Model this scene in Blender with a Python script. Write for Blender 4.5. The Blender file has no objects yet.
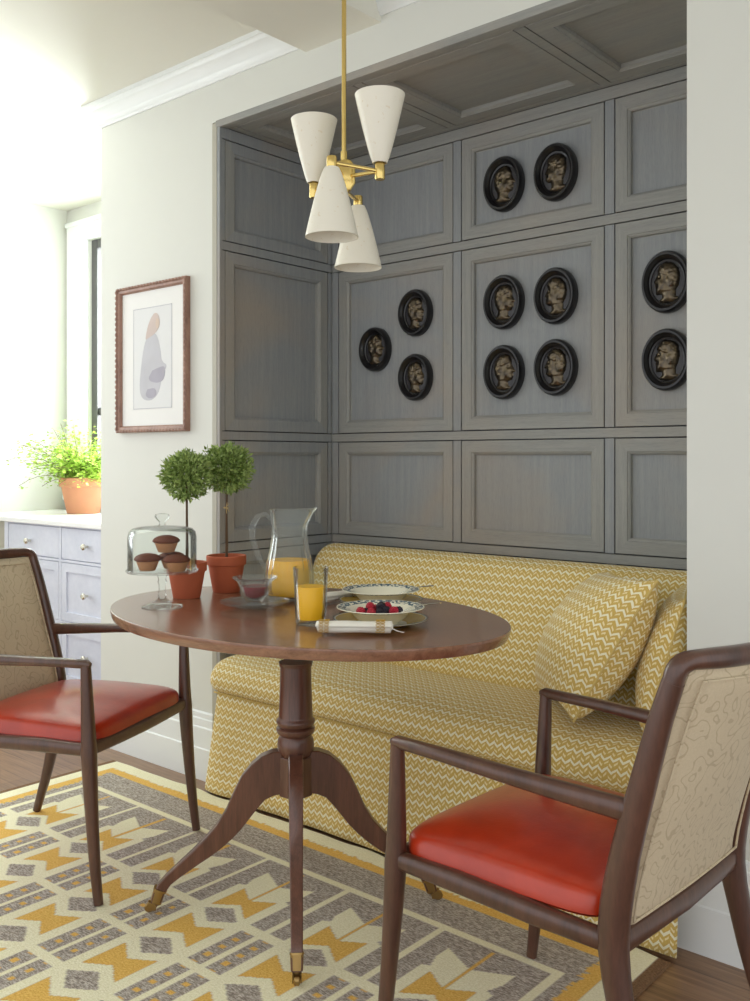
import bpy, bmesh, math, random
from mathutils import Vector, Matrix
random.seed(7)
PI = math.pi
C = bpy.context.scene.collection
SC = bpy.context.scene

# ------------------------------------------------------------------ camera, light, exposure
H = 1.16
cam = bpy.data.objects.new('camera', bpy.data.cameras.new('camera')); C.objects.link(cam)
cam.location = (0, 0, H); cam.rotation_euler = (PI/2, 0, math.radians(40.7846))
cam.data.sensor_fit = 'VERTICAL'; cam.data.sensor_height = 36.0
cam.data.lens = 944.7/1001*36.0; cam.data.shift_y = -42.5/1001; cam.data.clip_start = 0.05
SC.camera = cam
SC.view_settings.view_transform = 'Standard'; SC.view_settings.look = 'None'
SC.view_settings.exposure = 0.0; SC.view_settings.gamma = 1.0; SC.view_settings.use_curve_mapping = False
w = bpy.data.worlds.new('world'); SC.world = w; w.use_nodes = True
w.node_tree.nodes['Background'].inputs[0].default_value = (0.95, 0.98, 1.0, 1)
w.node_tree.nodes['Background'].inputs[1].default_value = 1.38
def area(name, loc, rot, sx, sy, power, col=(1, 1, 1)):
    l = bpy.data.lights.new(name, 'AREA'); l.shape = 'RECTANGLE'; l.size = sx; l.size_y = sy; l.energy = power; l.color = col
    o = bpy.data.objects.new(name, l); C.objects.link(o); o.location = loc; o.rotation_euler = [math.radians(a) for a in rot]
    return o
area('daylight_back_window', (-4.1, 3.10, 1.67), (-90, 0, 0), 1.15, 1.4, 135, (0.95, 0.98, 1.0))
area('added_side_light', (-5.06, 1.0, 1.6), (0, -90, 0), 1.5, 1.7, 32, (0.96, 0.98, 1.0))  # added lamp at an unseen window, lights chairs and table from the left

# ------------------------------------------------------------------ node helpers
def rgb(r, g, b):
    f = lambda c: ((c/255+0.055)/1.055)**2.4 if c > 10 else c/255/12.92
    return (f(r), f(g), f(b), 1)
class NT:
    def __init__(s, name):
        s.m = bpy.data.materials.new(name); s.m.use_nodes = True; s.t = s.m.node_tree; s.b = s.t.nodes['Principled BSDF']
    def n(s, kind, **kw):
        x = s.t.nodes.new('ShaderNode'+kind)
        for k, v in kw.items(): setattr(x, k, v)
        return x
    def put(s, sock, v):
        if isinstance(v, bpy.types.NodeSocket): s.t.links.new(v, sock)
        else: sock.default_value = v
    def math(s, op, a, b=0.0, c=0.0, clamp=False):
        x = s.n('Math', operation=op, use_clamp=clamp); s.put(x.inputs[0], a); s.put(x.inputs[1], b); s.put(x.inputs[2], c); return x.outputs[0]
    def mix(s, f, a, b):
        x = s.n('Mix', data_type='RGBA'); s.put(x.inputs[0], f); s.put(x.inputs[6], a); s.put(x.inputs[7], b); return x.outputs[2]
    def coord(s, which='Object', scale=(1, 1, 1), rot=(0, 0, 0)):
        c = s.n('TexCoord'); m = s.n('Mapping'); s.t.links.new(c.outputs[which], m.inputs[0])
        m.inputs['Scale'].default_value = scale; m.inputs['Rotation'].default_value = rot; return m.outputs[0]
    def noise(s, v, scale=5, detail=3, rough=0.5, dist=0.0):
        x = s.n('TexNoise'); s.put(x.inputs['Vector'], v); x.inputs['Scale'].default_value = scale
        x.inputs['Detail'].default_value = detail; x.inputs['Roughness'].default_value = rough; x.inputs['Distortion'].default_value = dist
        return x.outputs[0]
    def ramp(s, f, stops):
        x = s.n('ValToRGB'); s.put(x.inputs[0], f); e = x.color_ramp.elements
        while len(e) < len(stops): e.new(0.5)
        for i, (p, c) in enumerate(stops): e[i].position = p; e[i].color = c
        return x.outputs[0]
    def bump(s, h, strength=0.3, dist=0.002):
        x = s.n('Bump'); s.put(x.inputs['Height'], h); x.inputs['Strength'].default_value = strength; x.inputs['Distance'].default_value = dist
        s.t.links.new(x.outputs[0], s.b.inputs['Normal'])
    def set(s, **kw):
        for k, v in kw.items():
            s.put(s.b.inputs[k.replace('_', ' ')], v)
        return s
def plain(name, col, rough=0.5, var=0.06, **kw):
    n = NT(name); v = n.noise(n.coord(), 9, 3)
    dark = tuple(c*(1-var*2) for c in col[:3])+(1,)
    n.set(Base_Color=n.mix(v, col, dark), Roughness=rough, **kw)
    return n.m
def wood(name, c1, c2, scale, rough=0.4, coat=0.0, f=6):
    n = NT(name); v = n.coord('Object', scale)
    a = n.noise(v, f, 5, 0.6, 0.6); b = n.noise(n.coord('Object', tuple(k*3 for k in scale)), f*3, 2)
    fac = n.math('ADD', n.math('MULTIPLY', a, 0.75), n.math('MULTIPLY', b, 0.25))
    n.set(Base_Color=n.ramp(fac, [(0.32, c2), (0.68, c1)]), Roughness=rough, Coat_Weight=coat, Coat_Roughness=0.2)
    n.bump(b, 0.12, 0.001)
    return n.m

# ------------------------------------------------------------------ materials
M = {}
M['wall'] = plain('warm_white_paint', rgb(220, 221, 214), 0.6, 0.01)
M['trim'] = plain('trim_white_paint', rgb(234, 237, 236), 0.4, 0.01)
M['ceiling'] = plain('ceiling_paint', rgb(232, 231, 220), 0.7, 0.01)
M['bead'] = plain('beige_corner_bead', rgb(176, 172, 158), 0.5, 0.02)
M['counter'] = plain('white_stone', rgb(240, 240, 240), 0.25, 0.01)
M['cabinet'] = wood('pale_blue_grey_stain', rgb(222, 225, 238), rgb(206, 210, 226), (1, 6, 1), 0.45)
M['nickel'] = plain('satin_nickel', rgb(220, 215, 200), 0.25, 0.01, Metallic=1.0)
M['brass'] = plain('polished_brass', rgb(226, 198, 124), 0.22, 0.02, Metallic=1.0)
M['oldbrass'] = plain('aged_brass', rgb(170, 140, 90), 0.35, 0.08, Metallic=1.0)
M['steel'] = plain('dark_steel_sash', rgb(84, 84, 84), 0.4, 0.03)
def panel_wood(name, sc, k=(0, 0, 0)):
    n = NT(name); v = n.coord('Object', sc)
    a = n.noise(v, 5, 5, 0.6, 0.3); big = n.noise(n.coord(), 1.6, 3, 0.6, 0.5); fine = n.noise(n.coord('Object', tuple(k*4 for k in sc)), 14, 2)
    col = n.ramp(a, [(0.3, rgb(140+k[0], 144+k[1], 147+k[2])), (0.7, rgb(154+k[0], 157+k[1], 158+k[2]))])
    col = n.mix(n.math('MULTIPLY', n.math('SUBTRACT', big, 0.43, clamp=True), 3.0, clamp=True), col, rgb(166, 155, 142))
    col = n.mix(n.math('MULTIPLY', n.math('SUBTRACT', fine, 0.5, clamp=True), 1.6, clamp=True), col, rgb(118, 118, 124))
    n.set(Base_Color=col, Roughness=0.55); n.bump(fine, 0.1, 0.001)
    return n.m
M['panel_v'] = panel_wood('grey_stained_oak_upright', (14, 14, 0.7))
M['panel_h'] = panel_wood('grey_stained_oak_level', (0.7, 14, 14), (4, 1, -5))
M['panel_s'] = panel_wood('grey_stained_oak_stile', (14, 14, 0.7), (4, 1, -5))
M['groove'] = plain('dark_stained_joint', rgb(84, 84, 90), 0.7, 0.02)
M['walnut'] = wood('walnut_table', rgb(156, 112, 88), rgb(112, 76, 58), (0.8, 12, 12), 0.24, 0.5, 4)
M['walnut_v'] = wood('walnut_turned', rgb(112, 72, 56), rgb(76, 46, 36), (9, 9, 0.8), 0.28, 0.3, 4)
M['chairwood'] = wood('dark_walnut_chair', rgb(98, 64, 50), rgb(66, 42, 34), (6, 6, 1.2), 0.3, 0.3, 4)
def leather():
    n = NT('red_leather'); a = n.noise(n.coord(), 7, 4, 0.6, 0.3); b = n.noise(n.coord(), 160, 3)
    n.set(Base_Color=n.ramp(a, [(0.3, rgb(156, 38, 16)), (0.7, rgb(190, 56, 24))]), Roughness=0.28, Coat_Weight=0.35, Coat_Roughness=0.2)
    n.bump(n.math('ADD', b, n.math('MULTIPLY', a, 2.0)), 0.25, 0.001); return n.m
M['leather'] = leather()
def zigzag(name, p=0.025, q=0.029, rotate=False):
    n = NT(name); c = n.n('TexCoord'); s = n.n('SeparateXYZ'); n.t.links.new(c.outputs['UV'], s.inputs[0])
    wob = n.noise(n.coord('UV'), 30, 2)
    wv = n.math('MULTIPLY', n.math('SUBTRACT', wob, 0.5), 0.006)
    U = n.math('DIVIDE', n.math('ADD', s.outputs[0], wv), p); V = n.math('DIVIDE', n.math('ADD', s.outputs[1], wv), q)
    def tri(u): return n.math('MULTIPLY', n.math('ABSOLUTE', n.math('SUBTRACT', n.math('FRACT', u), 0.42)), 1.75)
    d1 = n.math('ABSOLUTE', n.math('SUBTRACT', n.math('FRACT', n.math('ADD', V, n.math('MULTIPLY', tri(U), 0.42))), 0.5))
    zig = n.math('LESS_THAN', d1, 0.12)
    U2 = n.math('ADD', U, 0.1)
    d2 = n.math('ABSOLUTE', n.math('SUBTRACT', n.math('FRACT', n.math('ADD', n.math('ADD', V, 0.5), n.math('MULTIPLY', tri(U2), 0.46))), 0.5))
    gap = n.math('GREATER_THAN', n.math('ABSOLUTE', n.math('SUBTRACT', n.math('FRACT', n.math('ADD', n.math('MULTIPLY', U2, 2.0), 0.16)), 0.5)), 0.17)
    gap = n.math('SUBTRACT', 1.0, n.math('LESS_THAN', n.math('ABSOLUTE', n.math('SUBTRACT', n.math('FRACT', n.math('MULTIPLY', U2, 2.0)), 0.0)), 0.3))
    dash = n.math('MULTIPLY', n.math('LESS_THAN', d2, 0.095), gap)
    fib = n.noise(n.coord('UV'), 260, 2)
    base = n.mix(fib, rgb(216, 186, 102), rgb(196, 162, 80))
    col = n.mix(dash, base, rgb(238, 222, 172)); col = n.mix(zig, col, rgb(240, 234, 204))
    n.set(Base_Color=col, Roughness=0.85, Sheen_Weight=0.15); n.bump(fib, 0.3, 0.001); return n.m
M['zig'] = zigzag('mustard_zigzag_weave')
def piping_mat():
    return plain('mustard_cord', rgb(214, 186, 112), 0.85, 0.1)
M['piping'] = piping_mat()
def maze():
    n = NT('beige_maze_weave'); v = n.coord('Object')
    c1 = n.noise(n.coord('Object', (0.25, 1, 1)), 24, 1, 0.4, 0.1)
    r = n.math('FRACT', n.math('MULTIPLY', c1, 6.0))
    line = n.math('LESS_THAN', n.math('ABSOLUTE', n.math('SUBTRACT', r, 0.5)), 0.085)
    f = n.noise(v, 300, 2)
    base = n.mix(f, rgb(214, 198, 170), rgb(196, 180, 150))
    n.set(Base_Color=n.mix(n.math('MULTIPLY', line, 0.42), base, rgb(158, 138, 108)), Roughness=0.9, Sheen_Weight=0.1)
    n.bump(n.math('SUBTRACT', f, line), 0.3, 0.0015); return n.m
M['maze'] = maze()
def floor_mat():
    n = NT('oak_floor_boards'); v = n.coord()
    br = n.n('TexBrick'); n.put(br.inputs['Vector'], v); br.offset = 0.37
    br.inputs['Scale'].default_value = 1.0; br.inputs['Brick Width'].default_value = 1.6; br.inputs['Row Height'].default_value = 0.11
    br.inputs['Mortar Size'].default_value = 0.0012; br.inputs['Color1'].default_value = (0.35, 0.35, 0.35, 1); br.inputs['Color2'].default_value = (0.65, 0.65, 0.65, 1); br.inputs['Mortar'].default_value = (0, 0, 0, 1)
    g = n.noise(n.coord('Object', (1, 16, 1)), 5, 5, 0.6, 0.5)
    f = n.math('ADD', n.math('MULTIPLY', g, 0.7), n.math('MULTIPLY', br.outputs[0], 0.3))
    n.set(Base_Color=n.ramp(f, [(0.2, rgb(58, 38, 24)), (0.4, rgb(118, 86, 60)), (0.7, rgb(160, 124, 90))]), Roughness=0.35, Coat_Weight=0.2, Coat_Roughness=0.25); return n.m
M['floor'] = floor_mat()
def rug_mat():
    n = NT('flatweave_wool'); a = n.n('VertexColor', layer_name='rug'); s = n.n('SeparateColor'); n.t.links.new(a.outputs['Color'], s.inputs[0])
    v = n.coord('Object', (60, 200, 60)); f = n.noise(v, 1.6, 3, 0.7); v2 = n.noise(n.coord('Object', (1, 1.4, 1)), 170, 2, 0.7)
    grey = n.ramp(f, [(0.36, rgb(126, 114, 104)), (0.5, rgb(170, 160, 148)), (0.66, rgb(216, 208, 196))])
    cream = n.ramp(v2, [(0.3, rgb(232, 226, 186)), (0.7, rgb(252, 248, 220))])
    orange = n.ramp(v2, [(0.3, rgb(216, 164, 66)), (0.7, rgb(244, 204, 112))])
    brown = n.ramp(v2, [(0.3, rgb(100, 72, 48)), (0.7, rgb(146, 112, 78))])
    col = n.mix(s.outputs[0], grey, orange); col = n.mix(s.outputs[1], col, cream); col = n.mix(s.outputs[2], col, brown)
    n.set(Base_Color=col, Roughness=0.95); n.bump(n.math('ADD', v2, f), 0.6, 0.003); return n.m
M['rug'] = rug_mat()
def shade_mat():
    n = NT('speckled_ivory_enamel'); a = n.noise(n.coord(), 90, 2, 0.5)
    n.set(Base_Color=n.ramp(a, [(0.30, rgb(226, 216, 194)), (0.33, rgb(234, 229, 214))]), Roughness=0.35); return n.m
M['shade'] = shade_mat()
M['black'] = plain('black_lacquer', rgb(26, 25, 28), 0.28, 0.05)
M['plaque'] = plain('dark_slate_ground', rgb(52, 50, 54), 0.4, 0.1)
def bronze():
    n = NT('dark_bronze'); a = n.noise(n.coord(), 60, 3)
    n.set(Base_Color=n.ramp(a, [(0.3, rgb(74, 68, 62)), (0.7, rgb(116, 103, 82))]), Roughness=0.3, Metallic=0.92); return n.m
M['bronze'] = bronze()
def glass_mat(name, rough=0.0):
    n = NT(name); tr = n.n('BsdfTransparent'); tr.inputs[0].default_value = (0.97, 0.985, 0.98, 1); gl = n.n('BsdfGlossy'); gl.inputs['Roughness'].default_value = 0.02
    fr = n.n('LayerWeight'); fr.inputs[0].default_value = 0.16; mx = n.n('MixShader')
    n.t.links.new(n.math('MULTIPLY', fr.outputs['Fresnel'], 0.7, clamp=True), mx.inputs[0]); n.t.links.new(tr.outputs[0], mx.inputs[1]); n.t.links.new(gl.outputs[0], mx.inputs[2])
    n.t.links.new(mx.outputs[0], n.t.nodes['Material Output'].inputs[0])
    return n.m
M['glass'] = glass_mat('clear_glass')
def cutglass(nm, amt):
    m = glass_mat(nm); t = m.node_tree; mx2 = t.nodes.new('ShaderNodeMixShader'); d = t.nodes.new('ShaderNodeBsdfDiffuse'); d.inputs[0].default_value = (0.95, 0.95, 0.93, 1)
    out = t.nodes['Material Output'].inputs[0]; src = out.links[0].from_socket; mx2.inputs[0].default_value = amt
    t.links.new(src, mx2.inputs[1]); t.links.new(d.outputs[0], mx2.inputs[2]); t.links.new(mx2.outputs[0], out); return m
M['cutglass'] = cutglass('pressed_swirl_glass', 0.045)
M['fluted'] = cutglass('fluted_glass', 0.04)
M['juice'] = plain('orange_juice', rgb(255, 192, 28), 0.35, 0.01)
M['jam'] = plain('dark_red_jam', rgb(140, 10, 28), 0.15, 0.1)
M['terra'] = plain('terracotta', rgb(190, 98, 64), 0.8, 0.1)
M['terra_pale'] = plain('weathered_terracotta', rgb(214, 150, 114), 0.85, 0.15)
M['soil'] = plain('potting_soil', rgb(60, 44, 32), 0.95, 0.3)
M['moss'] = plain('dry_moss', rgb(126, 118, 62), 0.95, 0.3)
def leaf(name, c1, c2, tr=0.2):
    n = NT(name); oi = n.noise(n.coord(), 60, 2)
    n.set(Base_Color=n.ramp(oi, [(0.35, c1), (0.65, c2)]), Roughness=0.5); return n.m
M['leaf'] = leaf('myrtle_leaf', rgb(104, 130, 56), rgb(172, 192, 112))
M['fern'] = leaf('fern_leaf', rgb(150, 190, 56), rgb(200, 226, 110))
M['bark'] = plain('thin_bark', rgb(112, 88, 66), 0.8, 0.2)
M['raffia'] = plain('raffia', rgb(206, 180, 130), 0.8, 0.1)
M['muffin'] = plain('baked_crumb', rgb(196, 134, 72), 0.85, 0.2)
M['muffincup'] = plain('brown_muffin_cup', rgb(196, 140, 98), 0.8, 0.15)
M['muffintop'] = plain('dark_muffin_top', rgb(124, 66, 44), 0.8, 0.25)
M['china'] = plain('cream_china', rgb(242, 238, 216), 0.15, 0.01)
def rimchina(name, band, r0, r1):
    n = NT(name); c = n.n('TexCoord'); s = n.n('SeparateXYZ'); n.t.links.new(c.outputs['Object'], s.inputs[0])
    r = n.math('SQRT', n.math('ADD', n.math('MULTIPLY', s.outputs[0], s.outputs[0]), n.math('MULTIPLY', s.outputs[1], s.outputs[1])))
    inb = n.math('MULTIPLY', n.math('GREATER_THAN', r, r0), n.math('LESS_THAN', r, r1))
    up = n.math('GREATER_THAN', s.outputs[2], -1.0)
    sp = n.math('GREATER_THAN', n.noise(n.coord(), 130, 2), 0.47) if band == 'blue' else up
    n.set(Base_Color=n.mix(n.math('MULTIPLY', inb, sp), rgb(242, 238, 216), rgb(92, 112, 122) if band == 'blue' else rgb(218, 186, 96)), Roughness=0.15)
    return n.m
M['bowl'] = rimchina('cream_china_blue_sprig_rim', 'blue', 0.082, 0.101)
M['plate'] = rimchina('cream_china_gold_rim', 'gold', 0.062, 0.106)
M['darkline'] = plain('dark_rim_line', rgb(70, 72, 60), 0.3, 0.02)
M['linen'] = plain('white_linen', rgb(238, 234, 222), 0.9, 0.03)
M['goldthread'] = plain('gold_embroidery', rgb(196, 156, 66), 0.7, 0.1)
M['silver'] = plain('silver', rgb(225, 222, 215), 0.15, 0.01, Metallic=1.0)
M['rasp'] = plain('raspberry_skin', rgb(186, 24, 52), 0.3, 0.1)
M['black_b'] = plain('blackberry_skin', rgb(32, 22, 40), 0.25, 0.1)
M['frame'] = wood('carved_red_brown_frame', rgb(168, 130, 112), rgb(124, 90, 76), (5, 5, 2), 0.4)
M['mat'] = plain('picture_mount', rgb(240, 240, 238), 0.8, 0.01)
M['paper'] = plain('picture_paper', rgb(230, 231, 232), 0.8, 0.02)
def wash(name, c): return plain(name, c, 0.9, 0.12)
M['w_rose'] = wash('rose_wash', rgb(220, 204, 198)); M['w_grey'] = wash('lilac_grey_wash', rgb(212, 212, 219)); M['w_dark'] = wash('violet_grey_wash', rgb(188, 185, 198)); M['w_flesh'] = wash('flesh_wash', rgb(226, 206, 192))

# ------------------------------------------------------------------ mesh helpers
class MB:
    def __init__(s): s.v = []; s.f = []; s.uv = []; s.mi = []; s.cur = 0
    def add(s, vs, fs, uvs=None, mi=None):
        o = len(s.v); s.v += [tuple(p) for p in vs]
        for k, f in enumerate(fs):
            s.f.append([i+o for i in f]); s.mi.append(s.cur if mi is None else mi)
            s.uv += ([uvs[i] for i in f] if uvs else [(0, 0)]*len(f))
        return s
    def box(s, a, b, bev=0.0, seg=1):
        bm = bmesh.new(); bmesh.ops.create_cube(bm, size=1)
        for v in bm.verts: v.co = Vector([(a[i]+b[i])/2+v.co[i]*(b[i]-a[i]) for i in range(3)])
        if bev > 0: bmesh.ops.bevel(bm, geom=list(bm.edges), offset=bev, segments=seg, affect='EDGES', profile=0.5)
        bm.verts.index_update()
        s.add([v.co[:] for v in bm.verts], [[v.index for v in f.verts] for f in bm.faces]); bm.free(); return s
    def lathe(s, prof, seg=32, o=(0, 0, 0), rmod=None, sx=1, sy=1):
        vs = []; fs = []; n = len(prof)
        for i in range(seg):
            a = 2*PI*i/seg
            for k, (r, z) in enumerate(prof):
                rr = r*(rmod(a, k, r, z) if rmod else 1)
                vs.append((o[0]+sx*rr*math.cos(a), o[1]+sy*rr*math.sin(a), o[2]+z))
        for i in range(seg):
            j = (i+1) % seg
            for k in range(n-1): fs.append([i*n+k, j*n+k, j*n+k+1, i*n+k+1])
        if prof[0][0] > 1e-5: fs.append([i*n for i in range(seg)][::-1])
        if prof[-1][0] > 1e-5: fs.append([i*n+n-1 for i in range(seg)])
        return s.add(vs, fs)
    def ring(s, prof, seg=32, o=(0, 0, 0), rmod=None):   # closed profile, no caps
        vs = []; fs = []; n = len(prof)
        for i in range(seg):
            a = 2*PI*i/seg
            for k, (r, z) in enumerate(prof):
                rr = r*(rmod(a, k, r, z) if rmod else 1)
                vs.append((o[0]+rr*math.cos(a), o[1]+rr*math.sin(a), o[2]+z))
        for i in range(seg):
            j = (i+1) % seg
            for k in range(n): fs.append([i*n+k, j*n+k, j*n+(k+1) % n, i*n+(k+1) % n])
        return s.add(vs, fs)
    def sweep(s, pts, rad, up=(0, 0, 1), seg=12, pw=1.0):   # rad: (a, b) half sizes per point: a sideways, b along up
        pts = [Vector(p) for p in pts]; n = len(pts); vs = []; fs = []
        for i, p in enumerate(pts):
            t = (pts[min(i+1, n-1)]-pts[max(i-1, 0)]).normalized(); u = Vector(up)
            sd = t.cross(u)
            if sd.length < 1e-4: sd = t.cross(Vector((1, 0, 0)))
            sd.normalize(); u = sd.cross(t).normalized()
            r = rad[i] if isinstance(rad, list) else rad
            a, b = r if isinstance(r, tuple) else (r, r)
            for k in range(seg):
                q = 2*PI*k/seg; c, d = math.cos(q), math.sin(q)
                c = math.copysign(abs(c)**pw, c); d = math.copysign(abs(d)**pw, d)
                vs.append(tuple(p+sd*(a*c)+u*(b*d)))
        for i in range(n-1):
            for k in range(seg):
                l = (k+1) % seg; fs.append([i*seg+k, i*seg+l, (i+1)*seg+l, (i+1)*seg+k])
        fs.append(list(range(seg))[::-1]); fs.append([(n-1)*seg+k for k in range(seg)])
        return s.add(vs, fs)
    def mould(s, path, prof):   # horizontal mitred moulding: path of (x, y), prof of (offset to the right of travel, z)
        vs = []; fs = []; n = len(prof); P = [Vector(p) for p in path]
        for i, p in enumerate(P):
            d0 = (P[i]-P[i-1]).normalized() if i > 0 else None; d1 = (P[i+1]-P[i]).normalized() if i < len(P)-1 else None
            if d0 is None: d0 = d1
            if d1 is None: d1 = d0
            n0 = Vector((d0.y, -d0.x)); n1 = Vector((d1.y, -d1.x)); m = (n0+n1); m = m/max(m.dot(n0), 1e-3)
            for o, z in prof: vs.append((p.x+m.x*o, p.y+m.y*o, z))
        for i in range(len(P)-1):
            for k in range(n):
                l = (k+1) % n; fs.append([i*n+k, (i+1)*n+k, (i+1)*n+l, i*n+l])
        fs.append(list(range(n))); fs.append([(len(P)-1)*n+k for k in range(n)][::-1])
        return s.add(vs, fs)
    def xf(s, mat):
        s.v = [tuple(mat @ Vector(p)) for p in s.v]; return s
    def build(s, name, mat, parent=None, smooth=35, kind=None, loc=None):
        me = bpy.data.meshes.new(name); me.from_pydata(s.v, [], s.f)
        mats = mat if isinstance(mat, list) else [mat]
        for m in mats: me.materials.append(m)
        me.polygons.foreach_set('material_index', s.mi)
        u = me.uv_layers.new(name='UVMap'); flat = [c for p in s.uv for c in p]; u.data.foreach_set('uv', flat)
        bm = bmesh.new(); bm.from_mesh(me); bmesh.ops.recalc_face_normals(bm, faces=bm.faces)
        if smooth:
            for f in bm.faces: f.smooth = True
            for e in bm.edges:
                if len(e.link_faces) == 2 and e.calc_face_angle(0) > math.radians(smooth): e.smooth = False
        bm.to_mesh(me); bm.free(); me.update()
        o = bpy.data.objects.new(name, me); C.objects.link(o)
        if parent: o.parent = parent
        if loc: o.location = loc
        if kind: o['kind'] = kind
        return o
def thing(name, label, cat, loc=(0, 0, 0), rotz=0.0, group=None):
    o = bpy.data.objects.new(name, None); o.empty_display_size = 0.05; C.objects.link(o); o.location = loc; o.rotation_euler = (0, 0, rotz)
    o['label'] = label; o['category'] = cat
    if group: o['group'] = group
    return o
def tag(o, label, cat, group=None):
    o['label'] = label; o['category'] = cat
    if group: o['group'] = group
    return o
def dup(root, loc, rotz, label, group=None):
    r = root.copy(); C.objects.link(r); r.location = loc; r.rotation_euler = (0, 0, rotz); r['label'] = label
    if group: r['group'] = group
    for ch in list(root.children):
        c = ch.copy(); C.objects.link(c); c.parent = r
        for g in list(ch.children):
            d = g.copy(); C.objects.link(d); d.parent = c
    return r
def rot(z=0, x=0, y=0): return Matrix.Rotation(z, 4, 'Z') @ Matrix.Rotation(y, 4, 'Y') @ Matrix.Rotation(x, 4, 'X')

# ------------------------------------------------------------------ the room
YW = 2.188; CZ = 2.59; NX0, NX1, NY, NZ = -2.62, -0.87, 2.771, 2.345
ST = 'structure'
MB().box((-5.1, -1.5, -0.1), (2.2, 3.2, 0)).build('floor', M['floor'], kind=ST, smooth=0)
MB().box((-5.1, -0.6, CZ), (2.2, 3.2, CZ+0.1)).build('ceiling', M['ceiling'], kind=ST, smooth=0)
MB().box((-2.185, -0.6, 2.485), (-1.863, YW, CZ+0.001)).build('trim_1', M['ceiling'], kind=ST, smooth=0)       # ceiling beam
# front wall: solid pier left of the alcove, lintel over it, wall right of it
MB().box((-3.364, YW, 0), (-2.657, 3.15, CZ)).build('wall_front', M['wall'], kind=ST, smooth=0)
MB().box((-2.657, YW, 2.362), (-0.907, YW+0.0205, CZ)).box((-2.657, YW+0.0205, 2.3755), (-0.907, 2.95, CZ)).build('wall_front_lintel', M['wall'], kind=ST, smooth=0)
MB().box((-0.907, YW, 0), (1.6, 2.95, CZ)).build('wall_right', M['wall'], kind=ST, smooth=0)
b = MB(); b.box((-2.658, YW-0.0015, 0), (-2.634, YW+0.012, 2.3585)); b.build('trim_2', M['bead'], kind=ST, smooth=0)
# side wall with an unseen window added for its light (left of the frame), nook wall behind the cabinet with its window
f = MB(); X0, X1 = -5.08, -4.93
f.box((X0, -1.5, 0), (X1, 0.25, CZ)); f.box((X0, 1.75, 0), (X1, 3.15, CZ)); f.box((X0, 0.25, 0), (X1, 1.75, 0.75)); f.box((X0, 0.25, 2.45), (X1, 1.75, CZ))
f.build('wall_left', M['wall'], kind=ST, smooth=0)
f = MB(); Y0, Y1 = 2.98, 3.15; a0, a1, z0, z1 = -4.705, -3.47, 0.97, 2.39
f.box((X1, Y0, 0), (a0, Y1, CZ)); f.box((a1, Y0, 0), (-3.364, Y1, CZ)); f.box((a0, Y0, 0), (a1, Y1, z0)); f.box((a0, Y0, z1), (a1, Y1, CZ))
f.build('wall_nook', M['wall'], kind=ST, smooth=0)
f = MB(); f.box((-4.90, 2.958, z0-0.02), (a0, Y0, z1+0.11), 0.004); f.box((a0, 2.958, z1), (-3.37, Y0, z1+0.11), 0.004); f.box((-4.90, 2.945, z1+0.09), (-3.37, Y0, z1+0.115), 0.004); f.box((-4.90, 2.93, z0-0.05), (-3.37, Y0, z0-0.02), 0.004)
f.build('trim_3', M['trim'], kind=ST, smooth=0)
def window(name, fr, pane):
    o = fr.build(name, M['steel'], kind=ST, smooth=0); pane.build('window_pane', M['glass'], o, smooth=0); return o
f = MB()
for xa, xb in ((a0, a0+0.05), (a1-0.05, a1), (-4.12, -4.09)): f.box((xa, 3.00, z0), (xb, 3.035, z1))
for za, zb in ((z0, z0+0.05), (z1-0.05, z1), (1.40, 1.44)): f.box((a0, 3.003, za), (a1, 3.032, zb))
f.box((a0+0.05, 2.995, z0+0.05), (a0+0.065, 3.025, z1-0.05))
window('window_1', f, MB().box((a0+0.05, 3.016, z0+0.05), (a1-0.05, 3.020, z1-0.05)))
f = MB()
for ya, yb in ((0.25, 0.30), (1.70, 1.75), (0.985, 1.015)): f.box((-5.01, ya, 0.75), (-4.97, yb, 2.45))
for za, zb in ((0.75, 0.80), (2.40, 2.45), (1.6, 1.63)): f.box((-5.007, 0.25, za), (-4.973, 1.75, zb))
window('window_added', f, MB().box((-4.992, 0.30, 0.80), (-4.988, 1.70, 2.40)))  # unseen window, added to go with the extra side light
# crown moulding and baseboards
crown = [(0, 2.503), (0.006, 2.503), (0.010, 2.513), (0.016, 2.517), (0.019, 2.530), (0.028, 2.548), (0.042, 2.560), (0.047, 2.563), (0.049, 2.570), (0.057, 2.574), (0.058, 2.59), (0, 2.59)]
MB().mould([(-3.364, 2.979), (-3.364, YW), (-2.185, YW)], crown).build('trim_4', M['trim'], kind=ST, smooth=50)
MB().mould([(-1.863, YW), (1.6, YW)], crown).build('trim_5', M['trim'], kind=ST, smooth=50)
base = [(0, 0), (0.022, 0), (0.022, 0.112), (0.018, 0.116), (0.017, 0.185), (0.013, 0.190), (0.012, 0.215), (0.008, 0.219), (0.007, 0.236), (0.003, 0.241), (0, 0.241)]
MB().mould([(-3.364, 2.97), (-3.364, YW), (-2.657, YW), (-2.657, YW+0.03)], base).build('baseboard_left', M['trim'], kind=ST, smooth=30)
MB().mould([(-0.907, YW+0.03), (-0.907, YW), (1.6, YW)], base).build('baseboard_right', M['trim'], kind=ST, smooth=30)
MB().mould([(X1, -1.5), (X1, 2.395)], base).build('baseboard_side', M['trim'], kind=ST, smooth=30)

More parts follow.
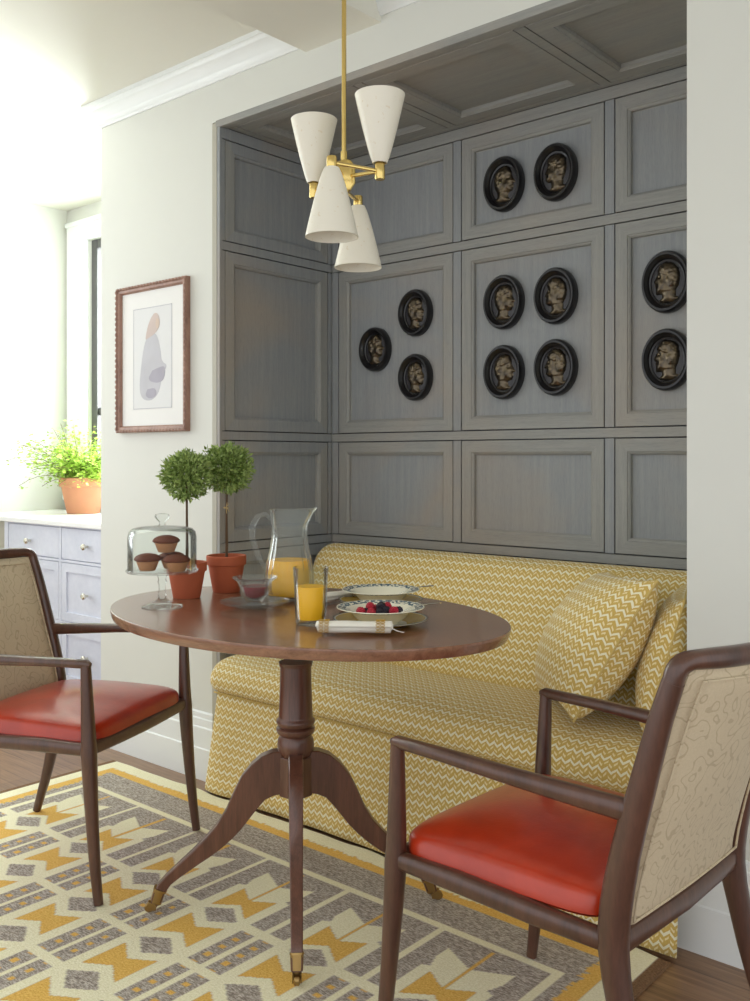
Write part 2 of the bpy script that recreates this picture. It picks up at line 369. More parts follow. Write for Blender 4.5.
# panelled alcove. Each panel is laid out in (a, b) on its plane, c is depth out of the plane.
def panels(cells, strips, frame_w, mapf, struct, parent_mat_v, parent_mat_h):
    """cells: (a0,a1,b0,b1); built as mitred frames round a recessed field"""
    for (p0, p1, q0, q1) in cells:
        fr = MB(); g = 0.0025
        x0, x1, y0, y1 = p0+g, p1-g, q0+g, q1-g
        levels = [(0, -0.004), (0, -0.001), (0.001, 0), (frame_w, 0), (frame_w+0.0015, -0.003), (frame_w+0.005, -0.0045), (frame_w+0.009, -0.008), (frame_w+0.0095, -0.019), (frame_w+0.012, -0.0195)]
        vs = []
        for d, c in levels:
            vs += [(x0+d, y0+d, c), (x1-d, y0+d, c), (x1-d, y1-d, c), (x0+d, y1-d, c)]
        fs = []; mi = []
        for L in range(len(levels)-1):
            for k in range(4):
                l = (k+1) % 4; fs.append([L*4+k, L*4+l, (L+1)*4+l, (L+1)*4+k]); mi.append(0 if k in (1, 3) else 1)
        for fa, m_ in zip(fs, mi): pass
        o = len(fr.v); fr.v += [mapf(*p) for p in vs]
        for fa, m_ in zip(fs, mi): fr.f.append(fa); fr.mi.append(m_); fr.uv += [(0, 0)]*4
        ob = fr.build('panel_frame', [M['panel_s'] if parent_mat_v is M['panel_v'] else parent_mat_v, parent_mat_h], struct, smooth=0)
        d = frame_w+0.0115
        fl = MB(); fl.add([mapf(x0+d, y0+d, -0.0195), mapf(x1-d, y0+d, -0.0195), mapf(x1-d, y1-d, -0.0195), mapf(x0+d, y1-d, -0.0195)], [[0, 1, 2, 3]])
        fl.build('panel_field', parent_mat_v, ob, smooth=0)
    st = MB(); 
    for (p0, p1, q0, q1, hz) in strips:
        g = 0.0015
        vs = [mapf(p0+g, q0+g, 0), mapf(p1-g, q0+g, 0), mapf(p1-g, q1-g, 0), mapf(p0+g, q1-g, 0), mapf(p0+g, q0+g, -0.02), mapf(p1-g, q0+g, -0.02), mapf(p1-g, q1-g, -0.02), mapf(p0+g, q1-g, -0.02)]
        st.add(vs, [[0, 1, 2, 3], [0, 1, 5, 4], [1, 2, 6, 5], [2, 3, 7, 6], [3, 0, 4, 7]], mi=1 if hz else 0)
    st.build('panel_rail', [parent_mat_v, parent_mat_h], struct, smooth=0)
rows = [(0.10, 0.822), (0.855, 1.224), (1.257, 1.905), (1.938, 2.303)]
cols = [(-2.584, -2.018), (-1.982, -1.420), (-1.385, -0.905)]
def row_strips(lo, hi, top):
    e = [0.0]+[v for r in rows for v in r]+[top]; return [(lo, hi, e[i], e[i+1], True) for i in range(0, len(e), 2)]
def vstrips(edges):
    out = []
    for (p, q) in edges:
        for (r0, r1) in rows: out.append((p, q, r0, r1, False))
    return out
back = MB().box((NX0-0.018, NY+0.023, 0), (NX1+0.018, 2.95, NZ+0.013)).build('wall_back', M['groove'], kind=ST, smooth=0)
cells = [(c0, c1, r0, r1) for (c0, c1) in cols for (r0, r1) in rows]
panels(cells, row_strips(NX0, NX1, NZ)+vstrips([(NX0, -2.584), (-2.018, -1.982), (-1.420, -1.385), (-0.905, NX1)]), 0.040,
       lambda a, b, c: (a, NY-c, b), back, M['panel_v'], M['panel_h'])
side = MB().box((-2.6565, YW+0.013, 0), (NX0-0.023, NY+0.023, NZ+0.013)).build('wall_alcove_left', M['groove'], kind=ST, smooth=0)
panels([(2.214, 2.748, r0, r1) for r0, r1 in rows], row_strips(YW+0.001, NY, NZ)+vstrips([(YW+0.001, 2.214), (2.748, NY)]), 0.040,
       lambda a, b, c: (NX0+c, a, b), side, M['panel_v'], M['panel_v'])
side2 = MB().box((NX1+0.023, YW+0.002, 0), (-0.842, NY+0.018, NZ+0.018)).build('wall_alcove_right', M['groove'], kind=ST, smooth=0)
panels([(2.214, 2.748, r0, r1) for r0, r1 in rows], row_strips(YW+0.001, NY, NZ)+vstrips([(YW+0.001, 2.214), (2.748, NY)]), 0.040,
       lambda a, b, c: (NX1-c, a, b), side2, M['panel_v'], M['panel_v'])
ceil2 = MB().box((NX0-0.03, YW+0.021, NZ+0.0225), (NX1+0.018, NY+0.018, 2.375)).build('ceiling_alcove', M['groove'], kind=ST, smooth=0)
panels([(c0, c1, 2.232, 2.745) for c0, c1 in cols], [(NX0-0.017, NX1+0.014, YW+0.001, 2.232, True), (NX0, NX1, 2.745, NY, True)]+[(p, q, 2.232, 2.745, False) for p, q in ((NX0, -2.584), (-2.018, -1.982), (-1.420, -1.385), (-0.905, NX1))],
       0.055, lambda a, b, c: (a, b, NZ-c), ceil2, M['panel_h'], M['panel_h'])
MB().box((-2.638, YW-0.003, NZ-0.004), (-0.907, YW+0.02, 2.366), 0.002).build('trim_7', M['panel_h'], kind=ST, smooth=0)
MB().box((-2.6335, YW-0.0005, 0), (-2.618, YW+0.012, NZ-0.004), 0.001).build('trim_8', M['panel_v'], kind=ST, smooth=0)

# ------------------------------------------------------------------ cabinet in the nook
cab = thing('base_cabinet', 'pale blue-grey base cabinet with round knobs in the nook by the window', 'cabinet', (-3.96, 2.40, 0))
def lx(x): return x+3.96
MB().box((lx(-4.553), 0.012, 0.08), (lx(-3.37), 0.575, 0.842)).box((lx(-4.553), 0.05, 0.0), (lx(-3.37), 0.575, 0.08)).build('body', M['cabinet'], cab, smooth=0)
f = MB()
for xa, xb in ((-4.553, -4.515), (-4.040, -4.021), (-3.53, -3.51)): f.box((lx(xa), 0.0, 0.08), (lx(xb), 0.014, 0.842))
for za, zb in ((0.835, 0.842), (0.672, 0.684), (0.380, 0.395), (0.08, 0.10)): f.box((lx(-4.515), 0.0005, za), (lx(-3.37), 0.014, zb))
f.build('face_frame', M['cabinet'], cab, smooth=0)
def knob(parent, x, z):
    MB().lathe([(0.0, 0), (0.006, 0.0), (0.006, 0.012), (0.014, 0.018), (0.015, 0.026), (0.010, 0.031), (0, 0.032)], 20).xf(rot(x=PI/2)).build('knob', M['nickel'], parent, loc=(x, -0.001, z))
for (xa, xb) in ((-4.515, -4.040), (-4.021, -3.53), (-3.51, -3.372)):
    xm = lx((xa+xb)/2)
    for (za, zb, shaker) in ((0.684, 0.835, False), (0.395, 0.672, True), (0.10, 0.380, True)):
        d = MB(); g = 0.003; A, B, Cc, D = lx(xa)+g, lx(xb)-g, za+g, zb-g
        if shaker and xb-xa > 0.2:
            s_ = 0.042
            d.box((A, 0, Cc), (A+s_, 0.014, D)).box((B-s_, 0, Cc), (B, 0.014, D)).box((A+s_, 0, Cc), (B-s_, 0.014, Cc+s_)).box((A+s_, 0, D-s_), (B-s_, 0.014, D)).box((A+s_, 0.008, Cc+s_), (B-s_, 0.014, D-s_))
        else: d.box((A, 0.001, Cc), (B, 0.014, D), 0.0015)
        ob = d.build('drawer', M['cabinet'], cab, smooth=0)
        if xb-xa > 0.2:
            kz = {0.684: 0.756, 0.395: 0.532, 0.10: 0.248}[za]; knob(ob, xm-0.02, kz)
MB().box((-4.93, 2.41, 0), (-4.556, 2.979, 0.841)).build('wall_nook_filler', M['bead'], kind=ST, smooth=0)
ct = MB().box((-4.929, 2.375, 0.842), (-3.366, 2.929, 0.866), 0.003, 2).build('countertop', M['counter'], smooth=0)
tag(ct, 'white stone countertop on the pale grey cabinet in the nook', 'countertop')

# ------------------------------------------------------------------ rug
def rug():
    G, O, K, B = (0, 0, 0), (1, 0, 0), (0, 1, 0), (0, 0, 1)
    xa, xb, yb = -3.115, -0.90, 2.085; ya = -0.25; P = 0.3125; xT = -1.073; L0 = -2.948
    rnd = random.Random(3)
    jag = [rnd.uniform(-0.004, 0.004) for _ in range(2000)]
    def col(x, y):
        j = jag[int(abs(x*160)) % 2000]; jj = jag[int(abs(y*160)+700) % 2000]
        if x > xb-0.030 or x < xa+0.02: return B
        yt = yb-y
        # distance rings from back edge and the two sides
        dx = min(xb-0.030-x, x-xa-0.02)
        d = min(yt, dx*1.0)
        edge = yt if yt < dx else dx
        if edge < 0.058+j: return K
        if edge < 0.096+2*jj: return O
        if y > 1.878 or x > xT+0.012 or x < L0-0.012:
            return G
        if y > 1.855 or x > xT-0.010 or x < L0+0.010: return K
        t = (x-xT)/P; ft = t-math.floor(t+0.5); dT = abs(ft)*P; dc = P/2-dT; sx = (x-xT) % P-P/2
        if y > 1.552:
            row = 0; yc = 1.628; top, bot = 1.855, 1.552
        else:
            k = int((1.552-y)/0.197); row = 1+k; top = 1.552-0.197*k; bot = top-0.197; yc = (top+bot)/2
        # diamond on each row line
        for yl in (top, bot):
            if yl > 1.8: continue
            m = dc/0.062+abs(y-yl)/0.043
            if m < 1: return G
            if m < 1.55: return K
        if min(abs(y-top), abs(y-bot)) < 0.015 and not (row == 0 and y > 1.7): return K
        # bow-tie
        h = (0.020 if row else 0.022)+0.040*dc/0.064
        if dc < 0.064 and abs(y-yc) < h: return O
        if row == 0:
            if dc < 0.005 and 1.65 < y < 1.85: return O
            tz = 1.752+0.045*dc/0.09
            if dc < 0.09 and 1.628 < y < tz and dc < 0.05+(y-1.628)*0.35: return K
            if y < 1.70 and dc < 0.092: return K
            if dT < 0.008: return K
            if dc < 0.096 and y < 1.70+0.3*(0.096-dc): return K
            return G
        if dT < 0.008: return K
        if dT < 0.058:
            if abs(y-yc) > 0.083: return K
            if row > 0:
                q = abs(dT-0.033)
                w_ = ((y-yc+0.0215) % 0.043)-0.0215
                if q < 0.009 and abs(w_) < 0.0075: return O
            return G
        return K
    def grid(y0, y1, s, mb, cols):
        nx = int((xb-xa)/s); ny = int(round((y1-y0)/s)); o = len(mb.v)
        for i in range(ny+1):
            for jx in range(nx+1):
                x = xa+(xb-xa)*jx/nx; y = y0+(y1-y0)*i/ny
                e = 0.004*math.sin(x*9)+0.0025*math.sin(x*31+1) if y > yb-0.1 else 0
                k = max(0, (y-(yb-0.1))/0.1)
                z = 0.0066+0.0006*math.sin(x*7+y*3)+0.0016*k*math.sin(x*23)
                mb.v.append((x, y+e*k, z)); cols.append(col(x, y))
        for i in range(ny):
            for jx in range(nx):
                a = o+i*(nx+1)+jx; mb.f.append([a, a+1, a+nx+2, a+nx+1]); mb.mi.append(0)
    mb = MB(); cols = []
    grid(0.75, yb, 0.0046, mb, cols); grid(ya, 0.75, 0.0155, mb, cols)
    me = bpy.data.meshes.new('rug'); me.from_pydata(mb.v, [], mb.f); me.materials.append(M['rug'])
    at = me.color_attributes.new('rug', 'FLOAT_COLOR', 'POINT')
    fl = []
    for c_ in cols: fl += [c_[0], c_[1], c_[2], 1.0]
    at.data.foreach_set('color', fl)
    o = bpy.data.objects.new('rug', me); C.objects.link(o)
    so = o.modifiers.new('thickness', 'SOLIDIFY'); so.thickness = 0.006; so.offset = -1
    tag(o, 'flatwoven geometric rug in cream, ochre and heather grey under the table and chairs', 'rug')
rug()
RZ = 0.0094

# ------------------------------------------------------------------ banquette sofa
sofa = thing('banquette_sofa', 'mustard and cream zigzag upholstered banquette with long skirt, filling the panelled alcove', 'sofa', (-1.745, 2.40, 0))
SX0, SX1 = -2.60+1.745, -0.912+1.745     # local x range
def arcpos(prof):
    s = [0]
    for a, b_ in zip(prof, prof[1:]): s.append(s[-1]+math.hypot(b_[0]-a[0], b_[1]-a[1]))
    return s
def smoothpoly(p, it=2):
    for _ in range(it):
        q = [p[0]]
        for a, b_ in zip(p, p[1:]): q += [(a[0]*.75+b_[0]*.25, a[1]*.75+b_[1]*.25), (a[0]*.25+b_[0]*.75, a[1]*.25+b_[1]*.75)]
        p = q+[p[-1]]
    return p
def extrude_x(prof, x0, x1, nx, R0, R1, centre, name, fx=None):
    """profile of (y,z) run along x, rounded in at both ends by R towards centre(y,z)"""
    s = arcpos(prof); vs = []; fs = []; uv = []; n = len(prof)
    xs = []
    for i in range(9): xs.append(x0+R0*(1-math.cos(i/8*PI/2)))
    for i in range(1, nx): xs.append(x0+R0+(x1-R1-x0-R0)*i/nx)
    for i in range(9): xs.append(x1-R1*(1-math.sin(i/8*PI/2)))
    u = 0; last = None
    for x in xs:
        ins = 0
        if x < x0+R0: t = (x0+R0-x)/R0; ins = R0*(1-math.sqrt(max(0, 1-t*t)))
        if x > x1-R1: t = (x-x1+R1)/R1; ins = R1*(1-math.sqrt(max(0, 1-t*t)))
        if last is not None: u += math.hypot(x-last[0], ins-last[1])
        last = (x, ins)
        for k, (y, z) in enumerate(prof):
            dy, dz = centre[0]-y, centre[1]-z; dl = math.hypot(dy, dz); q = min(ins/dl, 0.95)
            p = (x, y+dy*q, z+dz*q)
            if fx: p = fx(*p)
            vs.append(p); uv.append((u, s[k]))
    for i in range(len(xs)-1):
        for k in range(n-1): fs.append([i*n+k, (i+1)*n+k, (i+1)*n+k+1, i*n+k+1])
    m_ = MB(); m_.add(vs, fs, uv)
    m_.add([vs[k] for k in range(n)], [list(range(n))], [(prof[k][0], prof[k][1]) for k in range(n)])
    e = (len(xs)-1)*n
    m_.add([vs[e+k] for k in range(n)], [list(range(n))], [(prof[k][0], prof[k][1]) for k in range(n)])
    return m_
bp = smoothpoly([(0.06, 0.30), (0.055, 0.44), (0.085, 0.55), (0.13, 0.67), (0.175, 0.775), (0.195, 0.815), (0.235, 0.834), (0.28, 0.832), (0.325, 0.82), (0.345, 0.78), (0.348, 0.60), (0.348, 0.10), (0.06, 0.10)])
extrude_x(bp, SX0+0.045, SX1, 24, 0.07, 0.05, (0.26, 0.50), 'backrest').build('backrest', M['zig'], sofa, smooth=60)
sp = smoothpoly([(0.16, 0.34), (0.155, 0.45), (0.06, 0.462), (-0.10, 0.470), (-0.22, 0.468), (-0.285, 0.452), (-0.315, 0.415), (-0.315, 0.375), (-0.285, 0.352), (-0.20, 0.345), (0.16, 0.34)])
extrude_x(sp, SX0+0.02, SX1, 30, 0.055, 0.03, (-0.02, 0.40), 'seat').build('seat', M['zig'], sofa, smooth=60)
xs = [SX0+0.045+(SX1-SX0-0.05)*i/40 for i in range(41)]
MB().sweep([(x, -0.289, 0.351) for x in xs], (0.003, 0.003), seg=8).build('piping', M['piping'], sofa)
def skirt():
    m_ = MB(); vs = []; fs = []; uv = []; nz = 10
    path = []   # start at the back left, run round the corner and along the front
    L = SX1+0.02-(SX0+0.05)
    for i in range(8): path.append((SX0+0.05, -0.02-0.25*i/8, -1, 0))
    for i in range(5): a = PI+PI/2*i/4; path.append((SX0+0.065+0.015*math.cos(a), -0.27+0.015*math.sin(a), math.cos(a), math.sin(a)))
    N = 110
    for i in range(1, N+1): path.append((SX0+0.065+(L-0.015)*i/N, -0.285, 0, -1))
    u = 0; last = None
    for (x, y, nx_, ny_) in path:
        if last: u += math.hypot(x-last[0], y-last[1])
        last = (x, y)
        for k in range(nz+1):
            t = k/nz; z = 0.364-(0.364-0.012)*t
            fl = 0.022*t
            fold = 0
            dxl = x-(SX0+0.065)
            if dxl >= 0: fold = 0.006*t*math.sin(dxl*34)*math.exp(-dxl*3.5)+0.0025*t*math.sin(dxl*9)
            cx = -0.045*t*max(0, 1-max(0, dxl)/0.25)
            vs.append((x+nx_*fl*0.3+cx, y+ny_*(fl+fold), z)); uv.append((u+0.3, 0.36+0.9*t*0.37))
    n = nz+1
    for i in range(len(path)-1):
        for k in range(nz): fs.append([i*n+k, (i+1)*n+k, (i+1)*n+k+1, i*n+k+1])
    m_.add(vs, fs, uv)
    o = m_.build('skirt', M['zig'], sofa, smooth=60)
    so = o.modifiers.new('thickness', 'SOLIDIFY'); so.thickness = 0.004; so.offset = -1
skirt()
MB().box((SX0+0.08, -0.22, 0.05), (SX1-0.03, 0.34, 0.345)).box((SX0+0.10, -0.2, 0), (SX0+0.15, -0.15, 0.05)).box((SX1-0.10, -0.2, 0), (SX1-0.05, -0.15, 0.05)).box((SX0+0.10, 0.25, 0), (SX0+0.15, 0.3, 0.05)).box((SX1-0.10, 0.25, 0), (SX1-0.05, 0.3, 0.05)).build('base', M['chairwood'], sofa, smooth=0)

def pillow(name, A, B, D, label, T=0.085, grp='zigzag scatter cushions on the banquette'):
    """A top-back, B top-front, D bottom-back corner"""
    A, B, D = Vector(A), Vector(B), Vector(D); c0 = (B+D)/2; eu = (B-A)/2; ev = (A-D)/2; nrm = eu.cross(ev).normalized()
    th = thing(name, label, 'cushion', tuple(c0), 0, grp)
    n = 26; lu, lv = eu.length, ev.length
    def surf(sgn):
        vs = []; fs = []
        for i in range(n+1):
            for j in range(n+1):
                a = -1+2*i/n; b_ = -1+2*j/n
                e = (max(0, 1-a*a)*max(0, 1-b_*b_))
                h = T*e**0.42*(1-0.10*(a*a+b_*b_))
                pa = a*(1-0.07*(1-b_*b_)*abs(a)**3); pb = b_*(1-0.07*(1-a*a)*abs(b_)**3)
                wr = 0.004*math.sin(9*a+4*b_)*e*(1-e)
                p = eu*pa+ev*pb+nrm*sgn*(h+wr)
                p.z -= 0.02*max(0, -b_)*0
                vs.append(tuple(p))
        for i in range(n):
            for j in range(n): q = i*(n+1)+j; fs.append([q, q+1, q+n+2, q+n+1])
        N = n+1; V = [Vector(p) for p in vs]; U_ = [0]*len(V); W_ = [0]*len(V); h2 = n//2
        for j in range(N):
            for i in range(h2+1, N): U_[i*N+j] = U_[(i-1)*N+j]+(V[i*N+j]-V[(i-1)*N+j]).length
            for i in range(h2-1, -1, -1): U_[i*N+j] = U_[(i+1)*N+j]-(V[i*N+j]-V[(i+1)*N+j]).length
        for i in range(N):
            for j in range(h2+1, N): W_[i*N+j] = W_[i*N+j-1]+(V[i*N+j]-V[i*N+j-1]).length
            for j in range(h2-1, -1, -1): W_[i*N+j] = W_[i*N+j+1]-(V[i*N+j]-V[i*N+j+1]).length
        uv = [(U_[k]+(0.1 if sgn > 0 else 0.4), W_[k]) for k in range(len(V))]
        return vs, fs, uv
    m_ = MB(); m_.add(*surf(1)); m_.add(*surf(-1)); o = m_.build('cover', M['zig'], th, smooth=80)
    pts = []
    for k in range(4*n+1):
        s_, r_ = divmod(k, n); t = -1+2*r_/n
        a, b_ = [(t, -1), (1, t), (-t, 1), (-1, -t)][s_ % 4]
        pa = a*(1-0.07*(1-b_*b_)*abs(a)**3); pb = b_*(1-0.07*(1-a*a)*abs(b_)**3); pts.append(eu*pa+ev*pb)
    MB().sweep(pts, 0.003, up=nrm, seg=6).build('piping', M['piping'], th)
    return th
pillow('scatter_cushion', (-1.290, 2.535, 0.830), (-0.978, 2.182, 0.862), (-1.462, 2.435, 0.478), 'fat zigzag cushion standing in front, leaning right, nearest the table', 0.115)
pillow('scatter_cushion', (-1.035, 2.515, 0.825), (-0.918, 2.205, 0.820), (-1.115, 2.455, 0.495), 'zigzag cushion tucked behind the other, half hidden by the white wall', 0.065)

# ------------------------------------------------------------------ armchairs. local: +x forward, front legs at x = 0
def resample(keys, z):
    for (z0, v0), (z1, v1) in zip(keys, keys[1:]):
        if z <= z1:
            t = (z-z0)/(z1-z0); t = max(0, min(1, t)); return v0+(v1-v0)*t
    return keys[-1][1]
def crv(keys, z):   # smooth (Catmull-Rom) through keys
    n = len(keys)
    for i in range(n-1):
        if z <= keys[i+1][0] or i == n-2:
            z0, z1 = keys[i][0], keys[i+1][0]; t = max(0, min(1, (z-z0)/(z1-z0)))
            p1, p2 = keys[i][1], keys[i+1][1]; p0 = keys[i-1][1] if i > 0 else 2*p1-p2; p3 = keys[i+2][1] if i < n-2 else 2*p2-p1
            return 0.5*((2*p1)+(-p0+p2)*t+(2*p0-5*p1+4*p2-p3)*t*t+(-p0+3*p1-3*p2+p3)*t**3)
REAR = [(0, -0.535), (0.15, -0.486), (0.29, -0.454), (0.39, -0.440), (0.50, -0.455), (0.61, -0.483), (0.75, -0.521), (0.862, -0.559)]
def make_chair(label, loc, rz):
    t = thing('armchair', label, 'armchair', loc, rz, 'walnut armchairs with red leather seats at the table')
    W, R = M['chairwood'], 0.229
    for s in (-1, 1):
        zs = [0, 0.08, 0.2, 0.3, 0.36, 0.385, 0.41, 0.45, 0.52, 0.58, 0.612]
        fx = [(0, 0.040), (0.12, 0.024), (0.36, 0.007), (0.612, -0.002)]; rr = [(0, 0.0115), (0.2, 0.0155), (0.36, 0.0195), (0.385, 0.020), (0.41, 0.0185), (0.612, 0.0125)]
        yy = [(0, 0.258), (0.4, 0.250), (0.612, 0.253)]
        MB().sweep([(crv(fx, z), s*crv(yy, z), z) for z in zs], [(resample(rr, z), resample(rr, z)) for z in zs], up=(1, 0, 0), seg=14, pw=0.8).build('leg', W, t)
    for s in (-1, 1):
        zs = [0, 0.05, 0.1, 0.16, 0.22, 0.28, 0.33, 0.37, 0.40, 0.44, 0.48, 0.53, 0.58, 0.63, 0.68, 0.73, 0.76, 0.79, 0.813]
        ra = [(0, 0.012), (0.2, 0.016), (0.38, 0.021), (0.45, 0.020), (0.862, 0.0135)]; rb = [(0, 0.012), (0.2, 0.018), (0.38, 0.025), (0.45, 0.026), (0.62, 0.022), (0.862, 0.016)]
        yy = [(0, R+0.012), (0.38, R), (0.862, R+0.004)]
        MB().sweep([(crv(REAR, z), s*resample(yy, z), z) for z in zs], [(resample(ra, z), resample(rb, z)) for z in zs], up=(1, 0, 0.0), seg=14, pw=0.8).build('leg', W, t)
    xt = crv(REAR, 0.841)
    bow_ = lambda y: -0.068*max(0, 1-(y/R)**2)
    cr = [(crv(REAR, 0.841-rc*(1-math.sin(a))), -(R+0.003-rc*(1-math.cos(a))), 0.845-rc*(1-math.sin(a))) for rc in (0.022,) for a in [0, PI/10, PI/5, 3*PI/10, 2*PI/5, PI/2]]
    cr = [(crv(REAR, 0.808), -(R+0.003), 0.808)]+[(p[0]+bow_(p[1]), p[1], p[2]) for p in cr]
    mid_ = [(xt+bow_(R*q/8), R*q/8, 0.845) for q in range(-6, 7)]
    MB().sweep(cr+mid_+[(p[0], -p[1], p[2]) for p in cr[::-1]], [(0.0145, 0.0165)]*len(cr)+[(0.0165, 0.0155)]*len(mid_)+[(0.0145, 0.0165)]*len(cr), up=(1, 0, 0), seg=16, pw=0.85).build('top_rail', W, t)
    fr = MB()
    for s in (-1, 1):
        fr.sweep([(0.0, s*0.250, 0.392), (-0.14, s*0.246, 0.392), (-0.30, s*0.240, 0.386), (-0.440, s*0.229, 0.380)], [(0.013, 0.0165), (0.017, 0.0185), (0.017, 0.0185), (0.014, 0.0165)], seg=14, pw=0.7)
    fr.sweep([(0.0, -0.250, 0.392), (0.008, -0.12, 0.392), (0.012, 0, 0.392), (0.008, 0.12, 0.392), (0.0, 0.250, 0.392)], (0.016, 0.0185), seg=14, pw=0.7)
    fr.sweep([(-0.440, -0.229, 0.378), (-0.448, 0, 0.378), (-0.440, 0.229, 0.378)], (0.017, 0.0205), seg=14, pw=0.7)
    fr.build('seat_frame', W, t)
    for s in (-1, 1):
        MB().sweep([(0.012, s*0.253, 0.613), (0.0, s*0.253, 0.6155), (-0.12, s*0.252, 0.614), (-0.24, s*0.250, 0.610), (-0.36, s*0.242, 0.604), (-0.483, s*0.231, 0.598)],
                   [(0.006, 0.007), (0.0125, 0.0115), (0.017, 0.0115), (0.018, 0.0135), (0.016, 0.0165), (0.013, 0.019)], seg=14, pw=0.75).build('armrest', W, t)
    # seat cushion
    n = 24; vs = []; fs = []
    def pt(a, b_, top):
        x = 0.018-0.445*(a+1)/2*1.0; hw = (0.247-0.020*(a+1)/2); q = 1-0.10*(abs(a*b_))**6
        X = -0.2045+(x+0.2045)*q; Y = b_*hw*q
        e = (1-a**8)*(1-b_**8)
        z = 0.405+0.047*e**0.30+0.024*(1-a*a)*(1-b_*b_) if top else 0.402
        return (X, Y, z)
    for top in (True, False):
        o = len(vs)
        for i in range(n+1):
            for j in range(n+1):
                a = math.sin((-1+2*i/n)*PI/2); b_ = math.sin((-1+2*j/n)*PI/2); vs.append(pt(a, b_, top))
        for i in range(n):
            for j in range(n): q = o+i*(n+1)+j; fs.append([q, q+1, q+n+2, q+n+1])
    MB().add(vs, fs).build('seat', M['leather'], t, smooth=80)
    # upholstered back, follows the curve of the posts
    vs = []; fs = []; zs = [0.392+(0.830-0.392)*i/20 for i in range(21)]; m = 12
    hw = R-0.013
    sect = [(-0.022, 1), (0.022, 1)]
    for z in zs:
        xc = crv(REAR, z); e = min(1, (z-0.392)/0.02, (0.830-z)/0.02); e = math.sqrt(max(0.0, e))
        for side in (0, 1):
            for j in range(m+1):
                b_ = -1+2*j/m; pf = (1-b_**10)**0.5
                th = (0.008+0.013*pf*e)*(1 if side == 0 else -0.85); bow = -0.068*(1-b_*b_)*(hw/R)**2*max(0, (z-0.40)/0.458)-0.068*(1-(hw/R)**2)*max(0, (z-0.40)/0.458)-0.004*(1-b_*b_)
                vs.append((xc+th+bow, b_*hw*(1 if side == 0 else 1), z))
    st = 2*(m+1)
    for i in range(20):
        for j in range(m): q = i*st+j; fs.append([q, q+1, q+st+1, q+st]); q += m+1; fs.append([q, q+1, q+st+1, q+st])
        q = i*st; fs.append([q, q+st, q+st+m+1, q+m+1]); q = i*st+m; fs.append([q, q+st, q+st+m+1, q+m+1])
    fs.append([j for j in range(m+1)]+[m+1+j for j in range(m, -1, -1)]); q = 20*st; fs.append([q+j for j in range(m+1)]+[q+m+1+j for j in range(m, -1, -1)])
    bk = MB().add(vs, fs).build('backrest', M['maze'], t, smooth=50)
    for side in (1, -1):
        pts = []; w_ = hw-0.016
        def bp_(y, z): 
            return (crv(REAR, z)+(0.0215 if side > 0 else -0.0185)-0.068*(1-(y/R)**2)*max(0, (z-0.40)/0.458)-0.004*(1-(y/hw)**2), y, z)
        for k in range(13): pts.append(bp_(-w_, 0.410+(0.812-0.410)*k/12))
        for k in range(1, 9): pts.append(bp_(-w_+2*w_*k/8, 0.812))
        for k in range(1, 13): pts.append(bp_(w_, 0.812-(0.812-0.410)*k/12))
        for k in range(1, 9): pts.append(bp_(w_-2*w_*k/8, 0.410))
        MB().sweep(pts, 0.0022, up=(1, 0, 0), seg=6).build('welt', M['maze'], bk)
    return t
ch = make_chair('walnut armchair in the right foreground, seen from behind its beige patterned back', (-1.123, 1.630, RZ), math.radians(177.6))
dup(ch, (-2.266, 1.600, RZ), math.radians(22.8), 'walnut armchair left of the table, its red leather seat turned towards us')

# ------------------------------------------------------------------ table
TC = (-1.741, 1.706); TZ = 0.766
tb = thing('pedestal_table', 'oval walnut pedestal table on four splayed legs with brass casters', 'table', (TC[0], TC[1], RZ))
prof = [(0, -0.0285), (0.965, -0.0285), (0.985, -0.026), (0.992, -0.020), (1.0, -0.005), (0.999, -0.001), (0.996, 0.0), (0, 0.0)]
m_ = MB(); m_.lathe(prof, 96, (0.005, 0.006, TZ-RZ), sx=0.588, sy=0.404); top = m_.build('tabletop', M['walnut'], tb, smooth=25)
def z_(y): return 1.16-(y-458)*0.002592-RZ
col = [(0, z_(662)), (0.040, z_(662)), (0.0405, z_(680)), (0.0435, z_(713)), (0.0445, z_(715)), (0.0495, z_(717)), (0.050, z_(719)), (0.047, z_(722)), (0.0425, z_(723.5)), (0.0495, z_(725)), (0.050, z_(727.5)), (0.047, z_(730)), (0.040, z_(732.5)), (0.0455, z_(736)), (0.0475, z_(742)), (0.0460, z_(747)), (0.040, z_(752)), (0.036, z_(753)), (0, z_(753))]
MB().lathe(col[::-1], 40).build('column', M['walnut_v'], tb, smooth=40)
MB().lathe([(0, z_(791)), (0.043, z_(791)), (0.045, z_(790)), (0.045, z_(753.5)), (0.043, z_(752.5)), (0, z_(752.5))], 8).xf(rot(z=math.radians(22.5-44))).build('leg_block', M['walnut_v'], tb, smooth=0)
MB().lathe([(0, z_(664)), (0.042, z_(664)), (0.044, z_(660)), (0, z_(660))], 40).build('mounting_plate', M['walnut_v'], tb)
topc = [(0.036, .4120), (0.060, .4095), (0.087, .3995), (0.112, .379), (0.137, .3480), (0.158, .307), (0.1765, .264), (0.200, .2265), (0.2264, .197), (0.262, .162), (0.2963, .131), (0.324, .106), (0.346, .083), (0.359, .060), (0.365, .036)]
botc = [(0.036, .303), (0.055, .2995), (0.077, .290), (0.097, .268), (0.1166, .243), (0.138, .216), (0.160, .193), (0.1865, .170), (0.214, .150), (0.245, .130), (0.268, .114), (0.292, .098), (0.315, .080), (0.330, .060), (0.339, .036)]
